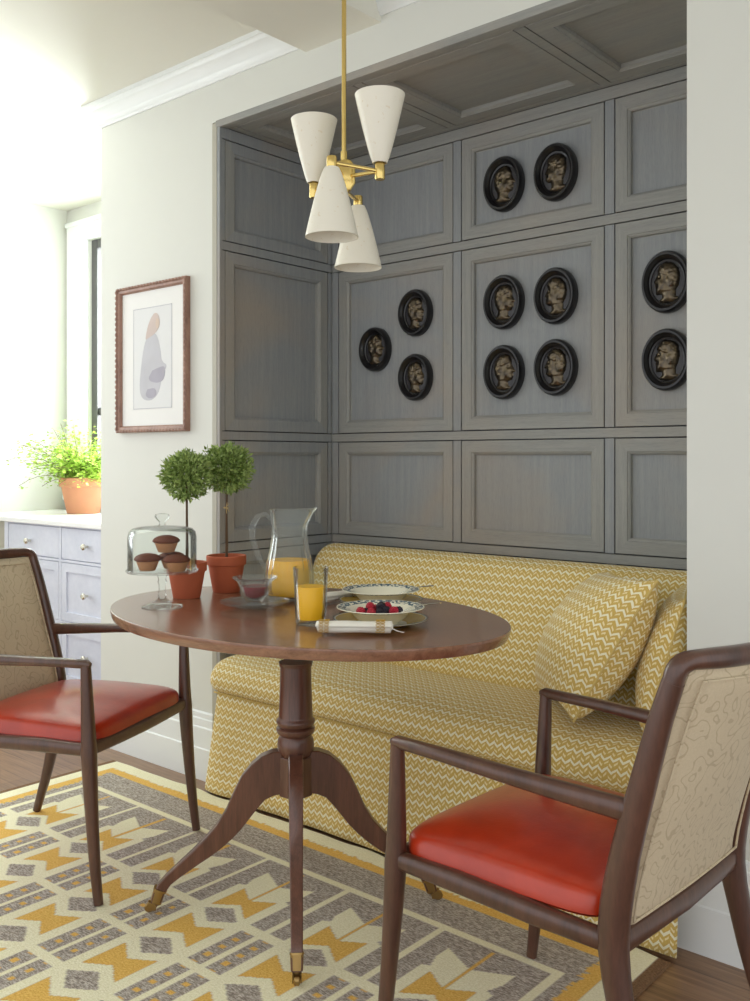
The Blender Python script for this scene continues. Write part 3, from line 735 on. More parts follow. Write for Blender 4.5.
for k in range(4):
    a = math.radians(-44+90*k); vs = []; n = len(topc)
    for i in range(n):
        th = 0.019-0.0065*i/(n-1); b1 = 0.0025
        (r1, z1), (r0, z0) = topc[i], botc[i]; d = Vector((r1-r0, z1-z0)).normalized()*b1
        for (r, z, y) in ((r1-d.x, z1-d.y, th), (r1, z1, th-b1), (r1, z1, -th+b1), (r1-d.x, z1-d.y, -th), (r0+d.x, z0+d.y, -th), (r0, z0, -th+b1), (r0, z0, th-b1), (r0+d.x, z0+d.y, th)):
            vs.append((r, y, z-RZ))
    fs = [[i*8+q, (i+1)*8+q, (i+1)*8+(q+1) % 8, i*8+(q+1) % 8] for i in range(n-1) for q in range(8)]
    fs += [list(range(8)), [(n-1)*8+q for q in range(8)]]
    lg = MB().add(vs, fs).xf(rot(z=a)).build('leg', M['walnut_v'], tb, smooth=35)
    c = MB()
    c.sweep([(0.3415, 0, 0.068-RZ), (0.343, 0, 0.064-RZ)], (0.0165, 0.0175), up=(1, 0, 0), seg=16, pw=0.6)
    c.sweep([(0.343, 0, 0.066-RZ), (0.353, 0, 0.034-RZ), (0.356, 0, 0.030-RZ)], [(0.0152, 0.0162), (0.0138, 0.0145), (0.009, 0.009)], up=(1, 0, 0), seg=12, pw=0.7)
    c.sweep([(0.352, 0, 0.038-RZ), (0.356, 0, 0.030-RZ), (0.364, 0, 0.024-RZ), (0.368, 0, 0.012)], (0.0045, 0.008), up=(0, 1, 0), seg=8)
    for s in (-1, 1): c.box((0.352, s*0.009-0.0015, 0.006), (0.374, s*0.009+0.0015, 0.026), 0.001)
    c.xf(rot(z=a)).build('caster_cup', M['oldbrass'], lg)
    cw = MB(); cw.lathe([(0, -0.0065), (0.009, -0.0065), (0.0115, -0.004), (0.0115, 0.004), (0.009, 0.0065), (0, 0.0065)], 20); cw.xf(rot(z=a) @ Matrix.Translation((0.370, 0, 0.0118)) @ Matrix.Rotation(PI/2, 4, 'X')); cw.build('caster_wheel', M['oldbrass'], lg)

# ------------------------------------------------------------------ chandelier
hub = (-1.505, 1.633, 1.82)
cd = thing('chandelier', 'brass ceiling light with four ivory cone shades hanging over the table', 'ceiling light', (hub[0], hub[1], 1.82))
rod = MB(); rod.sweep([(0, 0, 0.055), (0, 0, 0.765)], 0.0055, up=(1, 0, 0), seg=16); rod.sweep([(0, 0, 0.035), (0, 0, 0.06)], 0.008, up=(1, 0, 0), seg=16); rod.build('rod', M['brass'], cd)
MB().lathe([(0, 0.765), (0.05, 0.765), (0.055, 0.757), (0.05, 0.745), (0.012, 0.735), (0, 0.735)], 32).build('canopy', M['brass'], cd)
hb = MB(); hb.lathe([(0, -0.045), (0.006, -0.045), (0.010, -0.038), (0.016, -0.03), (0.018, -0.02), (0.018, 0.0), (0.022, 0.006), (0.024, 0.018), (0.022, 0.03), (0.014, 0.036), (0, 0.038)], 32)
hb.build('hub', M['brass'], cd)
MB().sweep([(0.014, -0.01, -0.035), (0.017, -0.012, -0.02), (0.017, -0.012, 0.02), (0.014, -0.01, 0.034)], [(0.012, 0.004), (0.022, 0.006), (0.022, 0.006), (0.012, 0.004)], up=(1, -1, 0), seg=16).build('hub_plate', M['brass'], cd)
socks = [((0.128, -0.020, -0.016), 1, (0.0, 0, 0.0)), ((0.072, -0.118, -0.008), -1, (0.0, 0, 0.0)), ((-0.108, 0.01, -0.009), 1, (0, 0, -0.03)), ((-0.061, 0.118, -0.022), -1, (0, 0, -0.03))]
for (p, sg, h0) in socks:
    hs = 0.019 if sg > 0 else 0.013
    MB().sweep([h0, p], 0.0045, seg=10).build('arm', M['brass'], cd)
    MB().lathe([(0, -hs), (0.0105, -hs), (0.0115, -hs+0.002), (0.0115, hs-0.002), (0.0105, hs), (0, hs)], 24).build('socket', M['brass'], cd, loc=p)
    L = 0.153; prof = []
    def rr_(t): return 0.0165+0.040*t**0.85 if sg > 0 else 0.0165+0.0425*t**0.8
    outs = [(rr_(i/14), sg*(hs-0.001+L*i/14)) for i in range(15)]
    ins = [(r-0.0022, z) for r, z in outs[::-1]]
    sh = MB(); sh.ring(outs+ins, 48); sh.build('lamp_shade', M['shade'], cd, loc=p, smooth=50)
    MB().lathe([(0, sg*0.02), (0.011, sg*0.02), (0.012, sg*0.05), (0.010, sg*0.055), (0, sg*0.056)] if sg > 0 else [(0, sg*0.056), (0.010, sg*0.055), (0.012, sg*0.05), (0.011, sg*0.02), (0, sg*0.02)], 20).build('bulb_holder', M['shade'], cd, loc=p)
MB().sweep([socks[0][0], socks[1][0]], 0.0045, seg=10).build('arm', M['brass'], cd)

# ------------------------------------------------------------------ medallions on the panelled wall
OUT = [(-.30, -.44), (-.22, -.38), (-.20, -.24), (-.27, -.10), (-.31, .10), (-.27, .32), (-.13, .45), (.05, .48), (.19, .41), (.25, .28), (.235, .18), (.29, .08), (.345, -.01), (.29, -.035), (.285, -.07), (.315, -.10), (.28, -.13), (.295, -.18), (.24, -.25), (.15, -.26), (.12, -.32), (.13, -.40), (.20, -.47), (.06, -.53), (-.16, -.52)]
def inside(p, poly):
    x, y = p; r = False; j = len(poly)-1
    for i in range(len(poly)):
        xi, yi = poly[i]; xj, yj = poly[j]
        if (yi > y) != (yj > y) and x < (xj-xi)*(y-yi)/(yj-yi)+xi: r = not r
        j = i
    return r
def dseg(p, a, b_):
    ax, ay = a; bx, by = b_; dx, dy = bx-ax, by-ay; t = max(0, min(1, ((p[0]-ax)*dx+(p[1]-ay)*dy)/(dx*dx+dy*dy))); return math.hypot(p[0]-ax-t*dx, p[1]-ay-t*dy)
def relief(seed, flip, beard):
    rd = random.Random(seed); o = [(x+rd.uniform(-.012, .012), y+rd.uniform(-.012, .012)) for x, y in OUT]
    if beard: o[18] = (.27, -.30); o[19] = (.14, -.31)
    n, m = 34, 50; H_ = {}; curls = [(rd.uniform(-.3, .2), rd.uniform(-.1, .46)) for _ in range(40)]
    vs = []; fs = []; idx = {}
    for i in range(n+1):
        for j in range(m+1):
            x = -.38+.76*i/n; y = -.58+1.1*j/m
            d = min(dseg((x, y), o[k], o[(k+1) % len(o)]) for k in range(len(o))); ins = inside((x, y), o)
            h = 0.0
            if ins:
                h = 0.55*min(1, d/.13)**0.55+0.05
                hair = y > .16+.5*max(0, x-.02) or (x < -.08 and y > -.12)
                if hair: h += 0.12*max(max(0, 1-math.hypot(x-a, y-b_)/.045) for a, b_ in curls)+0.10
                h -= 0.28*math.exp(-((x-.17)**2+(y-.11)**2)/.0012); h += 0.10*math.exp(-((x-.17)**2+(y-.085)**2)/.0006)
                h += 0.16*math.exp(-((x+.06)**2/.0012+(y-.02)**2/.005)); h += 0.12*math.exp(-((x-.12)**2+(y+.06)**2)/.006)
                h -= 0.2*math.exp(-((x-.27)**2/.003+(y+.085)**2/.0002))
                if y < -.24: h *= 0.8
            idx[i, j] = len(vs); vs.append(((x if not flip else -x)*0.115, -h*0.019, y*0.118+0.004))
    for i in range(n):
        for j in range(m):
            q = [idx[i, j], idx[i+1, j], idx[i+1, j+1], idx[i, j+1]]
            if any(vs[k][1] < -1e-6 for k in q): fs.append(q)
    used = sorted({k for f_ in fs for k in f_}); mp = {k: i for i, k in enumerate(used)}
    return MB().add([vs[k] for k in used], [[mp[k] for k in f_] for f_ in fs])
meds = [(-2.383, 1.580, 1, 0.148, 0.172, 'lone left medallion of the three in the left-hand panel'),
        (-2.184, 1.702, 1, 0.150, 0.176, 'upper right medallion of the three in the left-hand panel'),
        (-2.184, 1.461, 1, 0.150, 0.176, 'lower right medallion of the three in the left-hand panel'),
        (-1.793, 2.110, 1, 0.158, 0.192, 'left of the two medallions in the small upper panel'),
        (-1.589, 2.111, 0, 0.158, 0.192, 'right of the two medallions in the small upper panel'),
        (-1.793, 1.700, 1, 0.158, 0.190, 'upper left of the four medallions in the middle panel'),
        (-1.589, 1.699, 0, 0.158, 0.190, 'upper right of the four medallions in the middle panel'),
        (-1.793, 1.457, 1, 0.158, 0.190, 'lower left of the four medallions in the middle panel'),
        (-1.589, 1.461, 0, 0.158, 0.190, 'lower right of the four medallions in the middle panel'),
        (-1.202, 1.698, 0, 0.158, 0.192, 'upper of the two medallions beside the white wall edge'),
        (-1.202, 1.460, 0, 0.158, 0.192, 'lower of the two medallions beside the white wall edge')]
for i, (x, z, right, wd, ht, lb) in enumerate(meds):
    t = thing('oval_medallion', 'black oval portrait relief, '+lb, 'medallion', (x-0.012, NY+0.0190, z+0.001), 0, 'oval portrait medallions on the panelled wall')
    pf = [(0.66, 0.006), (0.67, 0.012), (0.73, 0.014), (0.745, 0.020), (0.80, 0.024), (0.86, 0.032), (0.93, 0.032), (0.985, 0.024), (1.0, 0.014), (0.985, 0.0), (0.66, 0.0)]
    mt = Matrix.Rotation(PI/2, 4, 'X')
    fr = MB(); fr.ring([(r, zz) for r, zz in pf], 48)
    fr.v = [(p[0]*wd/2, p[1]*ht/2, p[2]) for p in fr.v]; fr.xf(mt).build('frame', M['black'], t, smooth=40)
    pq = MB(); pq.lathe([(0, 0.001), (0.67, 0.001), (0.67, 0.009), (0.60, 0.0105), (0, 0.0105)], 40)
    pq.v = [(p[0]*wd/2, p[1]*ht/2, p[2]) for p in pq.v]; pq.xf(mt).build('plaque', M['plaque'], t, smooth=40)
    rl = relief(10+i, not right, i in (9, 10, 1)); k = wd/0.160
    rl.v = [(p[0]*k*1.12, p[1]*1.15-0.0100, p[2]*k*1.06-0.002) for p in rl.v]; rl.build('relief', M['bronze'], t, smooth=80)

# ------------------------------------------------------------------ framed picture
px, pz = (-3.228-2.785)/2, (1.829+1.259)/2; pw_, ph_ = 0.443, 0.570
pc = thing('framed_picture', 'small framed watercolour of a figure with a carved red-brown frame on the white wall', 'picture', (px, YW, pz))
fr = MB(); W2, H2, T_ = pw_/2, ph_/2, 0.026
lev = [(0, 0), (0, -0.020), (0.003, -0.024), (0.008, -0.024), (0.012, -0.020), (0.020, -0.019), (0.024, -0.015), (0.026, -0.010), (0.026, -0.004)]
vs = []; 
for d, c in lev: vs += [(-W2+d, c, -H2+d), (W2-d, c, -H2+d), (W2-d, c, H2-d), (-W2+d, c, H2-d)]
fs = [[L*4+k, L*4+(k+1) % 4, (L+1)*4+(k+1) % 4, (L+1)*4+k] for L in range(len(lev)-1) for k in range(4)]
fr.add(vs, fs); o = fr.build('frame', M['frame'], pc, smooth=0)
bd = MB()
def beadrow(p, q, n_):
    for i in range(n_):
        t = (i+0.5)/n_; c0 = Vector(p).lerp(Vector(q), t); d = (Vector(q)-Vector(p)).normalized()
        bd.sweep([c0-d*0.008, c0-d*0.004, c0+d*0.004, c0+d*0.008], [(0.002, 0.001), (0.005, 0.004), (0.005, 0.004), (0.002, 0.001)], up=(0, 1, 0), seg=6)
i_ = 0.0055
beadrow((-W2+i_, -0.024, -H2+i_), (W2-i_, -0.024, -H2+i_), 22); beadrow((-W2+i_, -0.024, H2-i_), (W2-i_, -0.024, H2-i_), 22)
beadrow((-W2+i_, -0.024, -H2+i_), (-W2+i_, -0.024, H2-i_), 27); beadrow((W2-i_, -0.024, -H2+i_), (W2-i_, -0.024, H2-i_), 27)
bd.build('frame_carving', M['frame'], o)
MB().box((-W2+0.02, -0.007, -H2+0.02), (W2-0.02, -0.002, H2-0.02)).build('mount', M['mat'], pc, smooth=0)
mw = MB(); a_, b_ = 0.122, 0.195
for q in ((-a_, -0.008, -b_, -a_+0.003, b_), (a_-0.003, -0.008, -b_, a_, b_)): mw.box((q[0], -0.0082, -b_), (q[3], -0.007, b_))
mw.box((-a_, -0.0082, b_-0.003), (a_, -0.007, b_)); mw.box((-a_, -0.0082, -b_), (a_, -0.007, -b_+0.003)); mw.build('mount_bevel', M['w_grey'], pc, smooth=0)
MB().box((-a_+0.003, -0.0076, -b_+0.003), (a_-0.003, -0.0070, b_-0.003)).build('picture_sheet', M['paper'], pc, smooth=0)
def blob(name, pts, mat, dep):
    pts = smoothpoly(pts+[pts[0]], 2)[:-1]; n = len(pts)
    m_ = MB(); m_.add([(p[0], -dep, p[1]) for p in pts]+[(p[0], -dep+0.0003, p[1]) for p in pts], [list(range(n)), [n+k for k in range(n)]]+[[k, (k+1) % n, n+(k+1) % n, n+k] for k in range(n)]); return m_.build(name, mat, pc, smooth=0)
blob('painted_dress', [(-.015, .10), (.03, .09), (.055, .02), (.06, -.05), (.05, -.13), (.0, -.165), (-.06, -.16), (-.085, -.12), (-.07, -.02), (-.05, .06)], M['w_grey'], 0.0080)
blob('painted_sleeve', [(.0, .06), (.035, .05), (.06, -.02), (.09, -.03), (.085, -.05), (.045, -.06), (.015, .0)], M['w_grey'], 0.0083)
blob('painted_bag', [(.0, -.05), (.04, -.04), (.085, -.035), (.075, -.09), (.03, -.10), (-.03, -.085)], M['w_dark'], 0.0086)
blob('painted_hair', [(-.01, .15), (.02, .175), (.045, .155), (.05, .12), (.02, .09), (-.03, .075), (-.045, .07), (-.03, .12)], M['w_rose'], 0.0084)
blob('painted_face', [(.03, .15), (.045, .14), (.045, .115), (.028, .105), (.02, .13)], M['w_flesh'], 0.0088)
blob('painted_shadow', [(-.03, -.12), (.02, -.115), (.03, -.145), (-.01, -.158), (-.045, -.145)], M['w_dark'], 0.0088)

# ------------------------------------------------------------------ things on the table
Z = TZ+0.0005
def shell(prof_out, th): # closed profile of a vessel wall from outer profile (bottom centre -> rim)
    inn = [(max(r-th, 0), z+(th*1.2 if i < 2 else 0)) for i, (r, z) in enumerate(prof_out)]
    return prof_out+inn[::-1]
def lathe_closed(m_, prof, seg=48, rmod=None): return m_.lathe(prof, seg, rmod=rmod)
# cake stand
cs = thing('cake_stand', 'glass cake stand with domed glass lid standing at the left end of the table', 'cake stand', (-2.062, 1.527, Z))
st = MB(); st.lathe([(0, 0.0), (0.052, 0.0), (0.054, 0.002), (0.030, 0.010), (0.014, 0.020), (0.010, 0.028), (0.012, 0.034), (0.009, 0.040), (0.009, 0.060), (0.013, 0.066), (0.010, 0.072), (0.014, 0.084), (0.05, 0.090), (0.092, 0.092), (0.095, 0.096), (0.094, 0.098), (0.088, 0.096), (0, 0.095)], 48); st.build('stand', M['glass'], cs)
dm = MB(); od = [(0.090, 0.0), (0.090, 0.085), (0.087, 0.100), (0.078, 0.109), (0.060, 0.113), (0.0, 0.115)]
idm = [(0.0, 0.1125), (0.058, 0.1105), (0.0765, 0.1065), (0.085, 0.098), (0.0878, 0.085), (0.0878, 0.0)]
dm.lathe([(0, 0.115), (0.060, 0.113), (0.078, 0.109), (0.087, 0.100), (0.090, 0.085), (0.090, 0.0), (0.0878, 0.0), (0.0878, 0.085), (0.085, 0.098), (0.0765, 0.1065), (0.058, 0.1105), (0, 0.1125)], 48)
dmo = dm.build('dome_lid', M['glass'], cs, loc=(0, 0, 0.098))
MB().lathe([(0, 0.115), (0.012, 0.115), (0.008, 0.120), (0.008, 0.126), (0.016, 0.134), (0.020, 0.140), (0.018, 0.146), (0.008, 0.149), (0, 0.149)], 32).build('knob', M['glass'], dmo)
def make_muffin(loc, rz, label):
    t = thing('muffin', label, 'muffin', loc, rz, 'muffins under the glass dome')
    MB().lathe([(0, 0), (0.021, 0), (0.023, 0.002), (0.033, 0.028), (0, 0.028)], 28, rmod=lambda a, k, r, z: 1+0.025*math.cos(a*14)).build('paper_cup', M['muffincup'], t, smooth=60)
    rd = random.Random(2)
    ph = [rd.uniform(0, 6) for _ in range(4)]
    MB().lathe([(0.033, 0.026), (0.0385, 0.029), (0.039, 0.033), (0.034, 0.039), (0.024, 0.044), (0.012, 0.047), (0, 0.048)], 28, rmod=lambda a, k, r, z: 1+0.04*math.sin(3*a+ph[0])+0.03*math.sin(5*a+ph[1]+k)).build('muffin_top', M['muffintop'], t, smooth=70)
    return t
bz = Z+0.0965
m0 = make_muffin((-2.088, 1.499, bz), 0.3, 'front left muffin under the dome, leaning against the front right one')
dup(m0, (-2.012, 1.537, bz), 1.7, 'front right muffin under the dome with pale sides')
dup(m0, (-2.080, 1.572, bz), 2.9, 'lower muffin at the back under the dome, partly hidden by the front two')
dup(m0, (-2.062, 1.540, bz+0.047), 0.9, 'muffin perched on top of the others under the dome')
for o_ in list(bpy.data.objects):
    if o_.name.startswith('muffin') and o_.parent is None: o_.scale = (0.92, 0.92, 0.95)
# topiaries
def terracotta(parent, r, h, mat, soil):
    MB().lathe([(0, 0), (r*0.66, 0), (r*0.68, 0.002), (r*0.90, h*0.72), (r*0.90, h*0.74), (r*0.985, h*0.75), (r, h*0.78), (r, h*0.985), (r*0.98, h), (r*0.90, h), (r*0.86, h*0.86), (0, h*0.86)], 44).build('pot', mat, parent, smooth=30)
    MB().lathe([(0, h*0.80), (r*0.865, h*0.865), (r*0.6, h*0.90), (0, h*0.92)], 24, rmod=lambda a, k, r_, z: 1+0.02*math.sin(7*a)).build('soil', soil, parent)
def foliage(parent, c, R, n, mat, seed, size=0.013):
    rd = random.Random(seed); m_ = MB()
    for i in range(n):
        u = rd.uniform(-1, 1); a = rd.uniform(0, 2*PI); d = Vector((math.sqrt(1-u*u)*math.cos(a), math.sqrt(1-u*u)*math.sin(a), u))
        lump = 1+0.10*math.sin(d.x*6+seed)*math.sin(d.y*5+1)+0.07*math.sin(d.z*9+seed)
        rad = R*lump*(rd.random()**0.33*0.95+rd.uniform(0, 0.22)); p = Vector(c)+d*rad
        t = (d*0.8+Vector((rd.uniform(-1, 1), rd.uniform(-1, 1), rd.uniform(-0.6, 1)))*0.8).normalized()
        s = t.cross(Vector((rd.uniform(-1, 1), rd.uniform(-1, 1), rd.uniform(-1, 1)))).normalized(); L = size*rd.uniform(0.8, 1.5); W_ = L*0.22
        up = s.cross(t)*(L*0.12)
        m_.add([p, p+t*L*0.45+s*W_+up, p+t*L, p+t*L*0.45-s*W_+up], [[0, 1, 2], [0, 2, 3]])
    # twigs
    for i in range(60):
        u = rd.uniform(-0.8, 1); a = rd.uniform(0, 2*PI); d = Vector((math.sqrt(1-u*u)*math.cos(a), math.sqrt(1-u*u)*math.sin(a), u))
        m_.sweep([Vector(c)-Vector((0, 0, R*0.5)), Vector(c)+d*R*0.5, Vector(c)+d*R*0.92], [0.0014, 0.001, 0.0006], seg=4)
    return m_.build('foliage', mat, parent, smooth=0)
def topiary(label, loc, r, h, ball, R, seed, tie=None):
    t = thing('potted_topiary', label, 'topiary', loc, 0, 'ball topiaries in clay pots on the table')
    terracotta(t, r, h, M['terra'], M['moss'])
    bx, by, bz_ = ball
    MB().sweep([(0, 0, h*0.8), (0.003, 0, h+0.03), (-0.002, 0.002, (h+bz_)/2), (bx, by, bz_-R*0.3)], [0.0042, 0.0036, 0.0034, 0.003], up=(1, 0, 0), seg=8).build('stem', M['bark'], t)
    MB().sweep([(0.002, -0.004, h*0.85), (0.006, -0.006, (h+bz_)/2), (bx+0.003, by-0.003, bz_-R*0.3)], [0.0018, 0.0016, 0.0015], up=(1, 0, 0), seg=6).build('stem', M['bark'], t)
    foliage(t, ball, R, 2700, M['leaf'], seed)
    if tie:
        k = MB(); k.ring([(0.0065, -0.002), (0.0085, 0), (0.0065, 0.002), (0.0045, 0)], 12, o=(0.001, -0.002, tie))
        for dx, dz in ((0.016, 0.012), (0.018, -0.010), (0.008, -0.016), (0.010, 0.016)): k.sweep([(0.005, -0.006, tie), (0.005+dx*0.6, -0.008, tie+dz*0.5+0.002), (0.005+dx, -0.009, tie+dz)], 0.0011, seg=5)
        k.build('raffia_tie', M['raffia'], t)
    return t
topiary('shorter ball topiary behind the cake stand, clay pot half hidden by the dome', (-2.147, 1.674, Z), 0.0565, 0.100, (0.0, 0.0, 0.345), 0.061, 3)
topiary('taller ball topiary with a raffia tie round its stem, right of the other', (-2.153, 1.824, Z), 0.0585, 0.107, (0.002, 0.002, 0.362), 0.065, 8, tie=0.247)
# pitcher
pt_ = thing('glass_pitcher', 'tall fluted glass pitcher half full of orange juice', 'pitcher', (-1.905, 1.842, Z), math.radians(40.8))
pt_.scale = (1.1, 1.1, 1)
fl = lambda a, k, r, z: 1+0.032*math.cos(a*14)*max(0, min(1, (0.20-z)/0.03))*min(1, max(0, (z-0.02)/0.03))
outp = [(0, 0), (0.050, 0), (0.055, 0.003), (0.0605, 0.012), (0.0625, 0.035), (0.0605, 0.075), (0.056, 0.105), (0.049, 0.140), (0.0445, 0.175), (0.045, 0.205), (0.049, 0.235), (0.0515, 0.249)]
inp = [(max(r-0.0035, 0), z if z > 0.02 else z+0.008) for r, z in outp[::-1] if z < 0.2495]
pp = MB()
def spout(mb_, zt=0.249):
    out = []
    for (x, y, z) in mb_.v:
        if z > 0.205:
            a = math.atan2(y, x); k = math.exp(-(a/0.42)**2)*((z-0.205)/0.044)**1.5; r = math.hypot(x, y); r2 = r+0.020*k; z += 0.006*k
            x, y = x*r2/r, y*r2/r
        out.append((x, y, z))
    mb_.v = out
pp.lathe([(0, 0)]+outp[1:]+[(0.050, 0.2505)]+[(r, z) for r, z in inp], 72, rmod=fl); spout(pp); pp.build('body', M['fluted'], pt_, smooth=50)
jl = [(0, 0.0095), (0.0460, 0.0095)]+[(r-0.0042, max(z, 0.0095)) for r, z in outp if 0.011 < z < 0.10]+[(0.0515, 0.108), (0, 0.108)]
jl = [(0, 0.0095), (0.048, 0.0095), (0.0555, 0.016), (0.0575, 0.035), (0.0555, 0.075), (0.0512, 0.105), (0.0505, 0.110), (0, 0.110)]
MB().lathe(jl, 48).build('orange_juice', M['juice'], pt_, smooth=50)
MB().sweep([(-0.043, 0, 0.222), (-0.060, 0, 0.238), (-0.080, 0, 0.232), (-0.094, 0, 0.205), (-0.095, 0, 0.170), (-0.085, 0, 0.135), (-0.072, 0, 0.105), (-0.058, 0, 0.083)], [(0.007, 0.006), (0.007, 0.005), (0.007, 0.0045), (0.007, 0.0045), (0.007, 0.0045), (0.007, 0.0045), (0.007, 0.005), (0.008, 0.006)], up=(0, 1, 0), seg=12).build('handle', M['fluted'], pt_)
# juice glass
jg = thing('juice_glass', 'straight drinking glass of orange juice in front of the pitcher', 'glass', (-1.575, 1.593, Z))
jg.scale = (1.1, 1.1, 1)
fac = lambda a, k, r, z: 1+0.012*math.cos(a*8)*(1 if z < 0.09 else 0)
jo = [(0, 0), (0.030, 0), (0.032, 0.002), (0.0335, 0.03), (0.036, 0.09), (0.0385, 0.134), (0.0375, 0.1355), (0.0362, 0.134), (0.0338, 0.09), (0.0312, 0.030), (0.0300, 0.013), (0, 0.012)]
MB().lathe(jo, 48, rmod=fac).build('body', M['glass'], jg, smooth=50)
MB().lathe([(0, 0.0128), (0.0285, 0.0138), (0.0296, 0.030), (0.0318, 0.089), (0.0315, 0.0905), (0, 0.0905)], 40).build('orange_juice', M['juice'], jg, smooth=50)
# jam bowl on glass saucer
sw = lambda a, k, r, z: 1+0.022*math.cos(a*22+z*60+r*40)
sc_ = MB().lathe([(0, 0), (0.040, 0), (0.045, 0.002), (0.080, 0.010), (0.0915, 0.016), (0.091, 0.018), (0.079, 0.0135), (0.044, 0.0055), (0, 0.005)], 88, rmod=lambda a, k, r, z: 1+0.018*math.cos(a*22+r*70)).build('glass_saucer', M['cutglass'], smooth=50, loc=(-1.868, 1.680, Z))
tag(sc_, 'swirled clear glass saucer under the little jam bowl', 'saucer')
jb = thing('glass_bowl', 'footed swirled glass bowl of dark red jam', 'bowl', (-1.868, 1.680, Z+0.0058))
MB().lathe([(0, 0), (0.026, 0), (0.027, 0.003), (0.017, 0.008), (0.022, 0.013), (0.034, 0.026), (0.0385, 0.045), (0.045, 0.062), (0.058, 0.072), (0.0585, 0.0745), (0.056, 0.0745), (0.0425, 0.064), (0.0355, 0.046), (0.031, 0.028), (0.020, 0.0165), (0, 0.015)], 88, rmod=sw).build('body', M['cutglass'], jb, smooth=50)
MB().lathe([(0, 0.0165), (0.0185, 0.018), (0.0290, 0.0285), (0.0338, 0.044), (0.0350, 0.050), (0, 0.0505)], 44).build('jam', M['jam'], jb, smooth=50)
# plates and soup bowls
def place(loc, rz, plab, blab, nlab, nloc, nrot, slab):
    p = MB(); p.lathe([(0, 0.001), (0.060, 0.0), (0.064, 0.001), (0.080, 0.008), (0.108, 0.0145), (0.112, 0.016), (0.1115, 0.0175), (0.108, 0.017), (0.080, 0.0105), (0.062, 0.004), (0, 0.0035)], 72)
    po = p.build('dinner_plate', M['plate'], loc=(loc[0], loc[1], Z), smooth=50); tag(po, plab, 'plate', 'gold-banded plates')
    MB().ring([(0.1095, 0.0165), (0.1125, 0.0170), (0.1125, 0.0182), (0.1095, 0.0178)], 72).build('rim_line', M['darkline'], po)
    b_ = MB(); b_.lathe([(0, 0.001), (0.042, 0.0), (0.044, 0.004), (0.060, 0.014), (0.074, 0.030), (0.100, 0.0365), (0.104, 0.038), (0.1035, 0.0395), (0.100, 0.039), (0.073, 0.033), (0.058, 0.018), (0.042, 0.0085), (0, 0.0075)], 72)
    bo = b_.build('soup_bowl', M['bowl'], loc=(loc[0], loc[1], Z+0.0042), smooth=50); tag(bo, blab, 'bowl', 'rimmed soup bowls')
    sp_ = MB(); u = Matrix.Rotation(rz, 4, 'Z')
    sp_.sweep([(0.030, 0, 0.0165), (0.055, 0.0, 0.0265), (0.082, 0, 0.0415), (0.115, 0, 0.0475), (0.145, 0, 0.051)], [(0.0022, 0.0016), (0.0022, 0.0018), (0.0026, 0.0016), (0.0045, 0.0016), (0.0085, 0.0016)], seg=8)
    vs = []; 
    sp_.lathe([(0, -0.004), (0.010, -0.003), (0.016, 0.001), (0.0165, 0.0022), (0.0155, 0.0018), (0.009, -0.0018), (0, -0.0028)], 20, o=(0.018, 0, 0.0135), sx=1.35)
    so = sp_.xf(u).build('spoon', M['silver'], loc=(loc[0], loc[1], Z+0.0062), smooth=60); tag(so, slab, 'spoon', 'silver spoons resting in the bowls')
    nap = thing('rolled_napkin', nlab, 'napkin', (nloc[0], nloc[1], Z), nrot, 'rolled gold-edged napkins')
    n = 60; vs = []; fs = []; K = 24
    for e in range(K+1):
        x = -0.086+0.166*e/K
        for i in range(n+1):
            a = 3.4*PI*i/n+PI/2*3; r = 0.0060+0.0105*i/n+0.0006*math.sin(x*60+i*0.3); xx = x*(1+0.04*math.sin(i*0.12))
            vs.append((xx, r*math.cos(a)*1.15, 0.0172+r*math.sin(a)*0.95))
    for e in range(K):
        for i in range(n): q = e*(n+1)+i; fs.append([q, q+1, q+n+2, q+n+1])
    cl = MB().add(vs, fs).build('cloth', M['linen'], nap, smooth=80); so2 = cl.modifiers.new('thickness', 'SOLIDIFY'); so2.thickness = 0.0012
    for pair in ((-0.076, -0.064), (0.050, 0.060)):
      g = MB()
      for x0_ in pair:
        for i in range(9):
            a = PI*1.2*i/9-0.3; g.sweep([(x0_+0.005*math.cos(q*PI/3), -1.18*0.0176*math.cos(a+0.16*math.sin(q*PI/3)), 0.0172+0.0172*math.sin(a+0.16*math.sin(q*PI/3))) for q in range(7)], 0.0009, seg=5)
      g.build('gold_embroidery', M['goldthread'], nap)
    fb = MB(); fb.add([(0.076, -0.014, 0.022), (0.108, -0.010, 0.010), (0.104, 0.006, 0.006), (0.076, 0.012, 0.016), (0.092, -0.016, 0.014)], [[0, 4, 1, 2, 3]]); fo = fb.build('loose_corner', M['linen'], nap, smooth=0); so3 = fo.modifiers.new('thickness', 'SOLIDIFY'); so3.thickness = 0.0015
    return bo
B1 = place((-1.447, 1.697), math.radians(25), 'front gold-banded plate under the bowl of berries', 'front soup bowl filled with berries', 'rolled white napkin with gold edging at the front edge of the table', (-1.402, 1.560), math.radians(38), 'spoon resting in the front bowl of berries')
place((-1.640, 1.925), math.radians(25), 'back gold-banded plate under the empty bowl', 'back soup bowl, empty, nearer the sofa', 'rolled napkin behind the plates, only its gold end showing', (-1.757, 1.868), math.radians(80), 'spoon resting in the empty back bowl')
